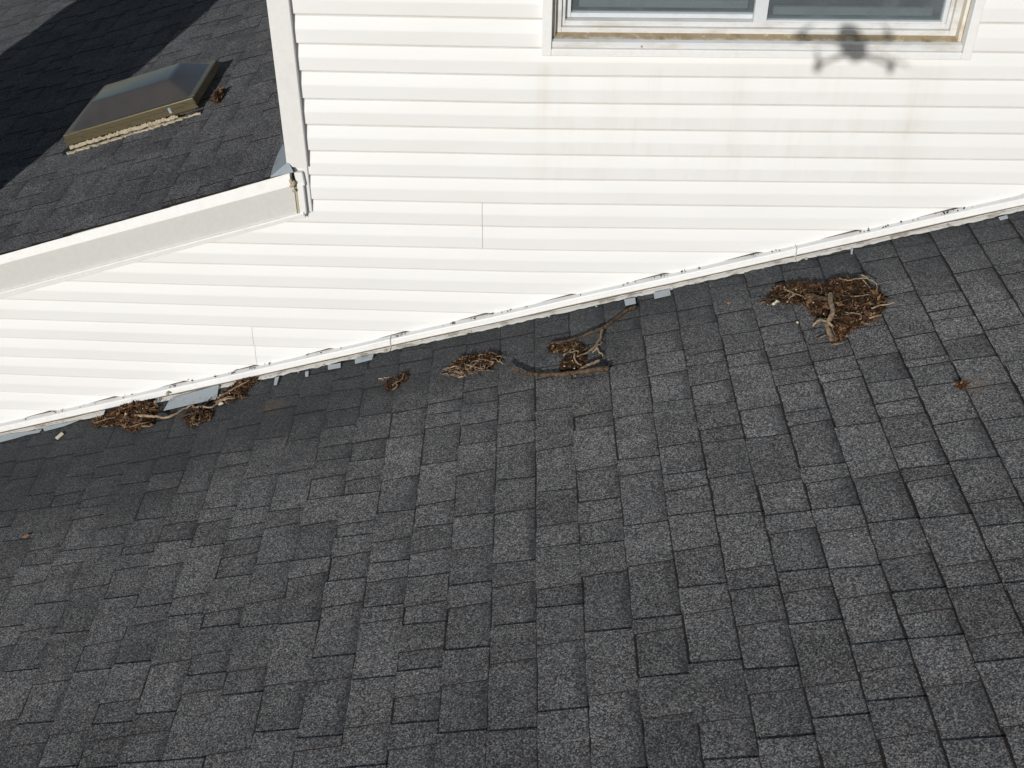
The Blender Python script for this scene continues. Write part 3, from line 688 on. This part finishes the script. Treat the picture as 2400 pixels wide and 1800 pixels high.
def litter(parent, polys, n, mat, height, size, seed, name='leaf_litter', pts=pr, tone=(0, 1), curl=.5, NV=N1, beds=None):
    rg = random.Random(seed); mb = MB(); at = []
    for poly in polys:
        xs = [p_[0] for p_ in poly]; ys = [p_[1] for p_ in poly]; area = (max(xs) - min(xs)) * (max(ys) - min(ys))
        cnt = int(1.7 * n * len(poly) / sum(len(p_) for p_ in polys)); made = 0; tries = 0
        while made < cnt and tries < cnt * 20:
            tries += 1
            x, y = rg.uniform(min(xs), max(xs)), rg.uniform(min(ys), max(ys))
            if not inside(x, y, poly): continue
            ed = edge_dist(x, y, poly); dome_h = height * min(1, (ed / 16.0)) ** .6
            if ed < 3 and rg.random() < .45: continue
            made += 1
            c0 = pts(x, y, .008) + NV * (dome_h * rg.random() ** .5)
            ln = size * rg.choice((.3, .4, .5, .65, .8, 1.0, 1.4, 1.9)) * rg.uniform(.8, 1.2); wd = ln * rg.choice((.08, .12, .18, .3, .5)) * rg.uniform(.8, 1.2)
            a = Vector((rg.gauss(0, 1), rg.gauss(0, 1), rg.gauss(0, .45))).normalized(); b = a.cross(Vector((rg.gauss(0, .6), rg.gauss(0, .6), 1))).normalized(); nn = a.cross(b)
            cu = nn * (ln * rg.uniform(-curl, curl)); k = len(mb.v); tn = tone[0] + (tone[1] - tone[0]) * rg.random()
            mb.v += [c0 - a * ln / 2 + cu * .5, c0 - b * wd / 2, c0 + a * ln / 2 + cu * .5, c0 + b * wd / 2, c0 - nn * min(.0015, wd * .3)]
            mb.f += [(k, k + 1, k + 3), (k + 1, k + 2, k + 3), (k + 3, k + 4, k), (k + 4, k + 3, k + 2), (k + 1, k, k + 4), (k + 2, k + 1, k + 4)]
            mb.mi += [0] * 6; at += [(tn, 0, 0, 1)] * 5
    # dark humus bed under the loose bits
    for poly in (beds or polys):
        xs = [p_[0] for p_ in poly]; ys = [p_[1] for p_ in poly]
        cxm = sum(xs) / len(xs); cym = sum(ys) / len(ys)
        dense = []
        for i in range(len(poly)):
            a = Vector(poly[i]); b = Vector(poly[(i + 1) % len(poly)])
            for s_ in range(4): dense.append(a.lerp(b, s_ / 4))
        k = len(mb.v); cen = Vector((cxm, cym)); n_ = len(dense)
        for f_, hh in ((.96, .007), (.8, .4), (.45, .75)):
            for d_ in dense:
                q = cen.lerp(d_, f_ * rg.uniform(.92, 1.0)); mb.v.append(pts(q.x, q.y, .007) + NV * (height * (hh if hh > .05 else 0) * rg.uniform(.5, .95))); at.append((rg.uniform(0, .25), 0, 0, 1))
        mb.v.append(pts(cxm, cym, .007) + NV * height * .7); at.append((.1, 0, 0, 1))
        for r_ in range(2):
            for i in range(n_): mb.f.append((k + r_ * n_ + i, k + r_ * n_ + (i + 1) % n_, k + (r_ + 1) * n_ + (i + 1) % n_, k + (r_ + 1) * n_ + i)); mb.mi.append(0)
        for i in range(n_): mb.f.append((k + 2 * n_ + i, k + 2 * n_ + (i + 1) % n_, len(mb.v) - 1)); mb.mi.append(0)
    o = mb.build(name, mat, parent); add_attr(o.data, at); o['kind'] = 'stuff'; return o
def spline(P, per=4):
    out = []
    for i in range(len(P) - 1):
        p0, p1, p2, p3 = P[max(i - 1, 0)], P[i], P[i + 1], P[min(i + 2, len(P) - 1)]
        for s_ in range(per):
            t_ = s_ / per; out.append(.5 * ((2 * p1) + (p2 - p0) * t_ + (2 * p0 - 5 * p1 + 4 * p2 - p3) * t_ ** 2 + (3 * p1 - p0 - 3 * p2 + p3) * t_ ** 3))
    return out + [P[-1]]
def stick(name, px, r0, r1, mat, parent=None, h=.012, hs=None, seed=0, per=4, sides=7, flat=1.0, wob=.0012, pts=pr, NV=N1):
    rg = random.Random(seed); P = [pts(x, y, (hs[i] if hs else h)) for i, (x, y) in enumerate(px)]
    P = spline(P, per); n = len(P) - 1
    P = [q + Vector((rg.gauss(0, wob), rg.gauss(0, wob), rg.gauss(0, wob))) for q in P]
    m = MB(); m.tube(P, [r0 + (r1 - r0) * i / n for i in range(n + 1)], sides, rng=rg, flat=flat)
    return m.build(name, mat, parent, smooth=True)
def twigs(parent, poly, n, h, seed, ln=(18, 45), r0=(.0009, .0020), mats=('twig', 'bark', 'bark')):
    rg = random.Random(seed); k = 0
    while k < n:
        x = rg.uniform(min(p_[0] for p_ in poly), max(p_[0] for p_ in poly)); y = rg.uniform(min(p_[1] for p_ in poly), max(p_[1] for p_ in poly))
        if not inside(x, y, poly): continue
        k += 1; a = rg.uniform(0, math.pi); l = rg.uniform(*ln) / 2; dx, dy = math.cos(a) * l, math.sin(a) * l * .7; b1, b2 = rg.gauss(0, l * .25), rg.gauss(0, l * .2)
        hh = h * min(1, .35 + edge_dist(x, y, poly) / 16); rr_ = rg.uniform(*r0)
        stick('twig', [(x - dx, y - dy), (x - dx * .3 + b1, y - dy * .3 + b2), (x + dx * .4 - b2 * .5, y + dy * .4), (x + dx, y + dy + b1 * .4)], rr_, rr_ * .5, M[rg.choice(mats)], parent, hs=[.008 + hh * rg.uniform(.5, 1.1), .008 + hh * 1.1, .008 + hh * rg.uniform(.9, 1.2), .008 + hh * rg.uniform(.5, 1.1)], seed=seed * 100 + k, per=2, sides=5)
def bits(parent, poly, n, mat, seed, r=(.003, .006), hz=.03, name='pebble'):
    rg = random.Random(seed); k = 0
    while k < n:
        x = rg.uniform(min(p_[0] for p_ in poly), max(p_[0] for p_ in poly)); y = rg.uniform(min(p_[1] for p_ in poly), max(p_[1] for p_ in poly))
        if not inside(x, y, poly): continue
        k += 1; c0 = pr(x, y, hz); rr_ = rg.uniform(*r); m = MB()
        ring = [c0 + EU1 * math.cos(a_ * 1.047) * rr_ * rg.uniform(.8, 1.2) + Vector((0, 1, 0)) * math.sin(a_ * 1.047) * rr_ * rg.uniform(.6, 1) for a_ in range(6)]
        m.add(ring + [c0 + N1 * rr_ * .8, c0 - N1 * rr_ * .8], [(i, (i + 1) % 6, 6) for i in range(6)] + [((i + 1) % 6, i, 7) for i in range(6)]); m.build(name, mat, parent, smooth=True)
GRP = 'clumps of leaf litter on the lower roof'
def clump(label, cat='debris'):
    e_ = empty('leaf_clump'); tag(e_, label, cat, GRP); return e_
# rusty mat tucked under the flashing
pA1 = zA([(150, 640), (200, 580), (380, 500), (480, 430), (640, 385), (790, 375), (885, 420), (890, 500), (840, 560), (830, 620), (740, 660), (660, 690), (560, 700), (500, 660), (430, 640), (330, 640), (250, 660)])
c = clump('rusty brown leaf mat tucked under the white flashing, left of the grey metal tab')
litter(c, [pA1], 1700, M['leaf'], .030, .020, 1)
for i, px in enumerate([[(200, 600), (330, 560), (420, 540)], [(470, 590), (540, 520), (560, 440)], [(560, 650), (660, 620), (760, 600)], [(700, 640), (780, 640), (820, 622)], [(600, 430), (690, 410), (800, 440)]]):
    stick('twig', zA(px), .003, .0015, M['twig'], c, h=.036, seed=i, wob=.001)
twigs(c, pA1, 16, .03, 201, (14, 36))
bits(c, pA1, 3, M['bone'], 4, hz=.036, name='pale_chip')
pA2 = zA([(1130, 540), (1190, 500), (1280, 470), (1340, 430), (1430, 440), (1470, 500), (1460, 560), (1400, 600), (1320, 630), (1240, 670), (1200, 620)])
c = clump('small dark leaf clump below the grey metal flashing tab')
litter(c, [pA2], 700, M['mulch'], .024, .018, 2)
for i, px in enumerate([[(1110, 540), (1210, 512), (1270, 515)], [(1265, 570), (1290, 490), (1330, 430), (1370, 415)], [(1350, 440), (1420, 370), (1455, 325)]]):
    stick('twig', zA(px), .004, .002, M['bark'], c, h=.032, seed=20 + i, wob=.001)
twigs(c, pA2, 9, .024, 202, (12, 30))
pA3 = zA([(1480, 400), (1540, 330), (1620, 260), (1720, 190), (1760, 150), (1860, 120), (1985, 105), (1940, 170), (1830, 260), (1800, 350), (1700, 360), (1600, 400), (1540, 410)])
c = clump('leaf clump wedged under the flashing right of the grey metal tab')
litter(c, [pA3], 1100, M['leaf'], .026, .018, 3)
for i, px in enumerate([[(1520, 340), (1600, 290), (1720, 215), (1850, 150)], [(1500, 390), (1600, 330), (1680, 320)], [(1640, 260), (1760, 200), (1870, 140)]]):
    stick('twig', zA(px), .004, .0018, M['twig'], c, h=.036, seed=30 + i, wob=.001)
twigs(c, pA3, 12, .026, 203, (12, 34))
bits(c, zA([(1520, 300), (1800, 220), (1800, 340), (1560, 390)]), 3, M['bone'], 9, hz=.034, name='pale_chip')
o = stick('twig', zA([(640, 528), (760, 532), (860, 535), (940, 550), (1030, 530), (1130, 470), (1220, 420), (1250, 395), (1300, 360), (1330, 335)]), .0062, .002, M['paletwig'], hs=[.04, .038, .034, .026, .02, .016, .014, .014, .016, .018], seed=40)
tag(o, 'long pale bent twig reaching from the rusty leaf mat to the metal tab', 'twig')
o = stick('twig', zA([(1250, 415), (1280, 440), (1340, 430), (1440, 438), (1500, 405), (1570, 360), (1690, 330)]), .005, .002, M['paletwig'], hs=[.014, .016, .03, .034, .03, .034, .036], seed=41)
tag(o, 'thin forked twig lying between the two clumps by the metal tab', 'twig')
# small dark clump with a pale twig beside it
pB1 = zB([(135, 740), (165, 690), (260, 670), (300, 625), (400, 590), (420, 545), (500, 560), (510, 620), (480, 670), (390, 720), (350, 790), (270, 805), (180, 835)])
c = clump('small dark clump of rotted leaves alone beneath the flashing, left of the twig nest')
litter(c, [pB1], 700, M['mulch'], .016, .015, 5, tone=(0, .8))
for i, px in enumerate([[(265, 800), (330, 750), (320, 700), (300, 640)], [(255, 740), (320, 690), (400, 650)], [(405, 640), (430, 570), (440, 545)]]): stick('twig', zB(px), .0028, .0014, M['twig'], c, h=.022, seed=50 + i, wob=.0008)
o = stick('twig', zB([(35, 640), (100, 632), (112, 655), (120, 628), (190, 620), (250, 602)]), .0030, .0013, M['paletwig'], h=.008, seed=55); tag(o, 'tiny pale crooked twig left of the small dark clump', 'twig')
twigs(c, pB1, 8, .016, 204, (10, 24))
# nest of twigs
nest = empty('twig_nest'); tag(nest, 'nest of interwoven pale twigs on the shingles below the flashing', 'nest')
pB2 = zB([(1070, 500), (1160, 430), (1270, 340), (1400, 300), (1560, 290), (1700, 250), (1860, 270), (1930, 300), (1900, 400), (1780, 470), (1640, 520), (1500, 540), (1380, 590), (1240, 590), (1130, 550)])
litter(nest, [pB2], 800, M['leaf'], .022, .018, 6, tone=(0, .75))
NT_ = [[(1000, 565), (1080, 568), (1150, 572), (1260, 580), (1380, 560), (1440, 535), (1560, 500)], [(1265, 615), (1330, 600), (1390, 565), (1490, 520)], [(1075, 482), (1150, 465), (1260, 430), (1350, 370), (1420, 330)], [(1140, 445), (1200, 385), (1280, 335), (1380, 285), (1440, 310), (1500, 345)], [(1255, 325), (1340, 345), (1420, 300), (1480, 300)], [(1440, 380), (1560, 370), (1640, 385), (1655, 450), (1640, 520)], [(1620, 300), (1615, 370)], [(1700, 280), (1800, 300), (1900, 295), (1960, 280)], [(1680, 350), (1760, 370), (1800, 390), (1740, 440), (1680, 475)], [(1890, 390), (1900, 340), (1945, 300)], [(1430, 480), (1440, 420), (1430, 370), (1380, 350)], [(1180, 500), (1280, 480), (1380, 500)], [(1300, 470), (1400, 430), (1540, 400)], [(1560, 480), (1660, 440), (1720, 380)], [(1500, 300), (1600, 280), (1720, 268)], [(1120, 530), (1160, 500), (1230, 490)], [(1340, 520), (1440, 470), (1520, 440), (1600, 430)], [(1210, 540), (1300, 545), (1370, 530)], [(1740, 330), (1830, 340), (1890, 380)], [(1360, 400), (1380, 450), (1360, 500)]]
for i, px in enumerate(NT_): stick('twig', zB(px), R_.uniform(.0020, .0036), .0012, M['paletwig'] if i % 3 else M['twig'], nest, hs=[.014 + .02 * R_.random() if 0 < j < len(px) - 1 else .014 for j in range(len(px))], seed=60 + i, wob=.0016)
twigs(nest, pB2, 34, .026, 205, (14, 46), (.0010, .0022), ('paletwig', 'paletwig', 'twig'))
# fallen branches
pC1 = zC([(690, 700), (705, 600), (800, 575), (930, 570), (1050, 570), (1140, 600), (1170, 650), (1190, 700), (1120, 760), (1050, 740), (1000, 690), (930, 720), (820, 700)])
c = clump('dark litter clump caught against the upper curved branch')
litter(c, [pC1], 800, M['mulch'], .018, .016, 11)
for i, px in enumerate([[(890, 745), (960, 690), (1030, 620), (1030, 590)], [(970, 695), (1060, 680), (1090, 690)]]): stick('twig', zC(px), .003, .0014, M['twig'], c, h=.024, seed=80 + i)
bits(c, pC1, 3, M['chip'], 3, (.002, .0035), .022, name='pale_chip')
twigs(c, pC1, 7, .018, 206, (10, 24))
pC2 = zC([(830, 940), (850, 850), (900, 790), (1000, 760), (1120, 750), (1190, 790), (1180, 840), (1120, 890), (1040, 920), (930, 940)])
c = clump('dark litter clump behind the thick lower branch')
litter(c, [pC2], 700, M['mulch'], .020, .016, 12, tone=(0, .9)); bits(c, pC2, 3, M['bone'], 6, (.003, .0045), .026, name='pale_chip')
stick('twig', zC([(1025, 720), (1035, 780), (1080, 840), (1125, 870)]), .0034, .0018, M['paletwig'], c, h=.032, seed=85)
br = empty('fallen_branch'); tag(br, 'curved brown branch with a side shoot, upper of the two near the flashing', 'branch', 'fallen branches on the lower roof')
stick('limb', zC([(700, 580), (830, 565), (980, 540), (1100, 500), (1250, 440), (1390, 385), (1520, 300), (1620, 220), (1720, 150), (1825, 105)]), .0042, .0082, M['bark'], br, hs=[.02, .022, .024, .026, .028, .03, .03, .026, .02, .014], seed=90, wob=.0008)
stick('side_shoot', zC([(1390, 385), (1378, 470), (1340, 560), (1270, 640), (1180, 705), (1060, 750)]), .0056, .0030, M['twig'], br, hs=[.030, .03, .028, .026, .026, .03], seed=91, wob=.0006)
o = stick('twig', zC([(1270, 690), (1320, 640), (1325, 610), (1365, 590), (1390, 560)]), .0034, .0026, M['paletwig'], h=.012, seed=92); tag(o, 'short pale forked twig right of the side shoot', 'twig')
o = stick('twig', zC([(1328, 640), (1350, 690), (1385, 715), (1400, 745)]), .0034, .0024, M['paletwig'], h=.012, seed=93); tag(o, 'squiggly pale twig hanging below the forked one', 'twig')
br = empty('fallen_branch'); tag(br, 'thick bow-shaped bark branch lying lowest, with a broken stub', 'branch', 'fallen branches on the lower roof')
stick('limb', zC([(170, 865), (240, 910), (340, 950), (460, 975), (600, 990), (780, 985), (950, 970), (1100, 950), (1260, 930), (1475, 905)]), .0055, .0100, M['bark'], br, hs=[.036, .036, .032, .026, .022, .020, .020, .024, .030, .036], seed=94, wob=.0010, sides=9)
stick('stub', zC([(1080, 935), (1150, 890), (1250, 840), (1355, 800)]), .0045, .0060, M['twig'], br, hs=[.022, .024, .024, .022], seed=95)
stick('knot', zC([(1030, 985), (1045, 1008)]), .0045, .0035, M['twig'], br, h=.022, seed=96)
# large pile to the right
big = empty('debris_pile'); tag(big, 'large brown pile of rotted leaves and roots on the right of the roof', 'debris', GRP)
pD1 = zD([(90, 570), (200, 500), (280, 440), (290, 340), (420, 330), (620, 290), (760, 290), (960, 310), (1090, 290), (1150, 230), (1280, 215), (1500, 240), (1640, 300), (1720, 380), (1840, 420), (1950, 540), (1950, 620), (1870, 740), (1760, 800), (1600, 910), (1400, 1000), (1340, 1090), (1230, 1150), (1130, 1200), (1120, 1120), (1170, 1060), (1130, 950), (1060, 850), (960, 780), (850, 800), (800, 740), (830, 680), (740, 620), (560, 600), (350, 570), (230, 600)])
litter(big, [pD1], 4600, M['mulch'], .034, .019, 14, tone=(.05, .95), beds=[zD([(290, 440), (300, 350), (620, 310), (1080, 310), (1110, 460), (1000, 600), (560, 580), (240, 560)]), zD([(1100, 300), (1280, 235), (1500, 260), (1720, 400), (1930, 560), (1840, 730), (1400, 980), (1220, 1120), (1180, 940), (900, 720), (850, 600)])]); litter(big, [zD([(1120, 1180), (1150, 1080), (1200, 940), (1400, 880), (1700, 740), (1860, 720), (1850, 780), (1600, 900), (1400, 1000), (1330, 1090), (1200, 1160)])], 500, M['leaf'], .03, .022, 15, name='dry_leaves', tone=(.4, 1))
litter(big, [zD([(300, 350), (500, 340), (1050, 330), (1090, 450), (900, 480), (980, 580), (760, 560), (400, 500), (220, 540)])], 420, M['leaf'], .032, .024, 16, name='dry_leaves', tone=(.3, .95))
stick('root', zD([(1120, 440), (1110, 530), (1140, 620), (1150, 720), (1110, 800), (1070, 880), (1080, 960), (1120, 1050), (1140, 1110)]), .0095, .0085, M['twig'], big, hs=[.046, .052, .056, .056, .05, .04, .034, .03, .024], seed=100, wob=.0008, sides=9)
stick('root', zD([(740, 430), (880, 470), (1000, 500), (1090, 510)]), .004, .008, M['bark'], big, h=.048, seed=101)
stick('root', zD([(850, 915), (900, 850), (980, 822), (1070, 850), (1160, 905)]), .0036, .0046, M['paletwig'], big, hs=[.012, .03, .042, .046, .044], seed=102)
for i, (px, hh, mt) in enumerate([([(1240, 205), (1370, 235), (1480, 215), (1600, 200), (1680, 215), (1780, 280), (1805, 330), (1790, 400)], .040, 'paletwig'), ([(1570, 155), (1650, 185), (1690, 230)], .046, 'paletwig'), ([(1600, 220), (1650, 290), (1720, 355)], .038, 'paletwig'), ([(420, 360), (520, 400), (600, 435), (700, 470), (745, 510)], .044, 'paletwig'), ([(590, 440), (530, 480), (490, 505)], .044, 'paletwig'), ([(1720, 650), (1830, 610), (1960, 590), (2070, 560)], .036, 'paletwig'), ([(80, 570), (170, 540), (260, 500)], .018, 'twig'), ([(280, 340), (360, 332), (440, 330)], .034, 'twig'), ([(1410, 470), (1520, 465), (1660, 450)], .044, 'twig'), ([(1340, 710), (1440, 718), (1530, 695)], .044, 'twig'), ([(1690, 790), (1790, 765), (1870, 745)], .03, 'paletwig'), ([(910, 1100), (980, 1070), (1050, 1045)], .014, 'twig'), ([(1120, 1190), (1200, 1180), (1310, 1150)], .026, 'twig'), ([(1165, 910), (1145, 960), (1180, 1040)], .03, 'twig')]):
    stick('twig', zD(px), .0030, .0014, M[mt], big, h=hh, seed=110 + i, wob=.0008)
twigs(big, pD1, 46, .036, 207, (12, 46))
bits(big, pD1, 16, M['chip'], 22, (.002, .005), .044, name='pale_chip')
bits(big, zD([(220, 560), (330, 540), (330, 590), (230, 600)]), 3, M['bone'], 23, (.007, .010), .03, name='snail_shell')
# loose scraps
def scrap(label, poly, mat, th=.004, h=.010, name='chip', cat='debris'):
    ps = [pr(x, y, h) for x, y in poly]; n = len(ps); m = MB(); c0 = sum(ps, Vector()) / n
    m.add(ps + [v + N1 * th for v in ps] + [c0 + N1 * (th * 1.5)], [tuple(range(n))] + [(i, i + n, (i + 1) % n + n, (i + 1) % n)[::-1] for i in range(n)] + [(i + n, (i + 1) % n + n, 2 * n) for i in range(n)])
    o = m.build(name, mat); tag(o, label, cat); return o
scrap('small tan wood chip on the shingles at the far left', [(130, 1027), (145, 1014), (150, 1018), (135, 1031)], M['bone'])
scrap('tiny orange leaf on the shingles near the left edge', [(54, 1259), (62, 1253), (70, 1254), (64, 1258), (60, 1262)], M['orange'], .002, .0075, name='leaf')
scrap('tiny orange speck of leaf between the branches and the big pile', [(1704, 711), (1708, 708), (1712, 711), (1708, 714)], M['orange'], .003, name='leaf')
scrap('white chip beside the clump wedged under the flashing', [(511, 949), (520, 943), (524, 946), (516, 950)], M['bone'], .006, .016)
scrap('white speck below the big debris pile', [(1866, 756), (1869, 754), (1872, 757), (1868, 759)], M['bone'], .004)
sm = clump('lone small brown leaf cluster far right below the big pile'); litter(sm, [[(2240, 905), (2250, 899), (2264, 898), (2268, 903), (2258, 911), (2247, 911)]], 90, M['leaf'], .014, .02, 31, tone=(.3, .9))
sk = clump('dry leaf clump caught at the upper side of the skylight'); sk['group'] = 'clumps of leaf litter on the roofs'
litter(sk, [[(500, 245), (505, 222), (515, 212), (526, 214), (527, 228), (515, 244)]], 150, M['mulch'], .04, .026, 33, pts=pu, NV=N2, tone=(.1, .9))
# crumbs lodged along the top of the wall trim
mb = MB(); at = []; rg = random.Random(77)
for cx, ww, n, tn in ((140, 14, 16, .2), (60, 8, 3, .2), (188, 5, 4, .2), (225, 5, 3, .2), (408, 14, 14, .15), (440, 10, 5, .2), (505, 10, 6, .2), (545, 16, 12, .2), (590, 14, 12, .2), (625, 10, 6, .2), (935, 12, 16, .75), (1058, 14, 16, .75), (1105, 10, 6, .3), (1150, 10, 6, .2), (1185, 12, 12, .15), (1240, 10, 5, .2), (1360, 14, 4, .2), (1530, 8, 4, .2), (1562, 16, 8, .3), (1600, 10, 10, .2), (1640, 12, 4, .2), (1770, 12, 10, .15), (1815, 14, 14, .12), (2030, 16, 12, .15), (2075, 14, 8, .2), (2120, 20, 6, .2), (2205, 10, 8, .12), (2230, 10, 10, .12), (2262, 14, 12, .12), (300, 60, 6, .3), (760, 80, 8, .3), (1450, 60, 6, .3)):
    for _ in range(max(1, int(n * .5))):
        x = wall(cx, 1000 - .2236 * cx, -.018).x + rg.gauss(0, ww * .0009); s_ = rg.uniform(.0012, .0042)
        c0 = Vector((x, rg.uniform(-.016, -.004), jz(x) + s_ * .4 + abs(rg.gauss(0, .003)))); k = len(mb.v)
        mb.v += [c0 + Vector((s_ * rg.uniform(.7, 1.6), 0, 0)), c0 + Vector((0, s_, 0)), c0 - Vector((s_ * rg.uniform(.7, 1.6), 0, 0)), c0 - Vector((0, s_, 0)), c0 + Vector((0, 0, s_)), c0 - Vector((0, 0, s_))]
        mb.f += [(k + i, k + (i + 1) % 4, k + 4) for i in range(4)] + [(k + (i + 1) % 4, k + i, k + 5) for i in range(4)]; mb.mi += [0] * 8; at += [(min(1, max(0, tn + rg.gauss(0, .1))), 0, 0, 1)] * 6
o = mb.build('leaf_crumbs', M['mulch']); add_attr(o.data, at); tag(o, 'dark leaf crumbs lodged along the top edge of the wall trim', 'debris', kind='stuff')

# ------------------------------------------------------------------ the drone that took the picture, hovering around the lens
dr = empty('drone'); tag(dr, 'small quadcopter drone hovering in front of the wall', 'drone')
def loft(secs, name, mat, parent):
    vs, fs = [], []; n = 10
    for (y, w_, h_, zc) in secs:
        for j in range(n):
            a_ = 2 * math.pi * j / n; cx_, cz_ = math.cos(a_), math.sin(a_); k_ = .78
            vs.append(DRONE + Vector((math.copysign(abs(cx_) ** k_, cx_) * w_ / 2, y, zc + math.copysign(abs(cz_) ** k_, cz_) * h_ / 2)))
    for i in range(len(secs) - 1):
        for j in range(n): fs.append((i * n + j, i * n + (j + 1) % n, (i + 1) * n + (j + 1) % n, (i + 1) * n + j))
    fs += [tuple(range(n)), tuple(range((len(secs) - 1) * n, len(secs) * n))[::-1]]
    return obj(name, vs, fs, mat, parent, smooth=True)
loft([(-.115, .050, .045, 0), (-.10, .068, .076, 0), (-.03, .076, .090, 0), (.04, .072, .082, .002), (.085, .058, .060, .004), (.10, .045, .036, .004)], 'body', M['drone'], dr)
loft([(.070, .036, .034, -.036), (.078, .040, .038, -.036), (.104, .040, .038, -.036), (.110, .030, .028, -.036)], 'gimbal_camera', M['prop'], dr)
for sx, y0, y1, x1, z1 in ((-1, .055, .095, .150, -.018), (1, .055, .095, .150, -.018), (-1, -.055, -.095, .129, -.048), (1, -.055, -.095, .129, -.048)):
    a0, a1 = DRONE + Vector((sx * .036, y0, z1 * .6)), DRONE + Vector((sx * x1, y1, z1))
    m = MB(); m.tube([a0, a0.lerp(a1, .5), a1], [.009, .007, .007], 8); arm = m.build('arm', M['drone'], dr, smooth=True)
    m = MB(); m.tube([a1 - Vector((0, 0, .016 if y0 > 0 else .026)), a1 + Vector((0, 0, .014)), a1 + Vector((0, 0, .018))], [.011, .012, .008], 10); m.build('motor', M['prop'], arm, smooth=True)
    m = MB(); hub = a1 + Vector((0, 0, .020)); ang = .35 * sx + (1.25 if y0 > 0 else 1.8)
    for s_ in (0, math.pi):
        d_ = Vector((math.cos(ang + s_), math.sin(ang + s_), 0)); b_ = Vector((-d_.y, d_.x, 0))
        m.add([hub + b_ * .004, hub - b_ * .004, hub + d_ * .035 - b_ * .008 + Vector((0, 0, .001)), hub + d_ * .092 - b_ * .002, hub + d_ * .092 + b_ * .003, hub + d_ * .035 + b_ * .007 + Vector((0, 0, .003))] , [(0, 1, 2, 3, 4, 5)])
        k = len(m.v) - 6; m.add([v - Vector((0, 0, .0015)) for v in m.v[k:]], [(5, 4, 3, 2, 1, 0)])
    m.build('propeller', M['prop'], arm)
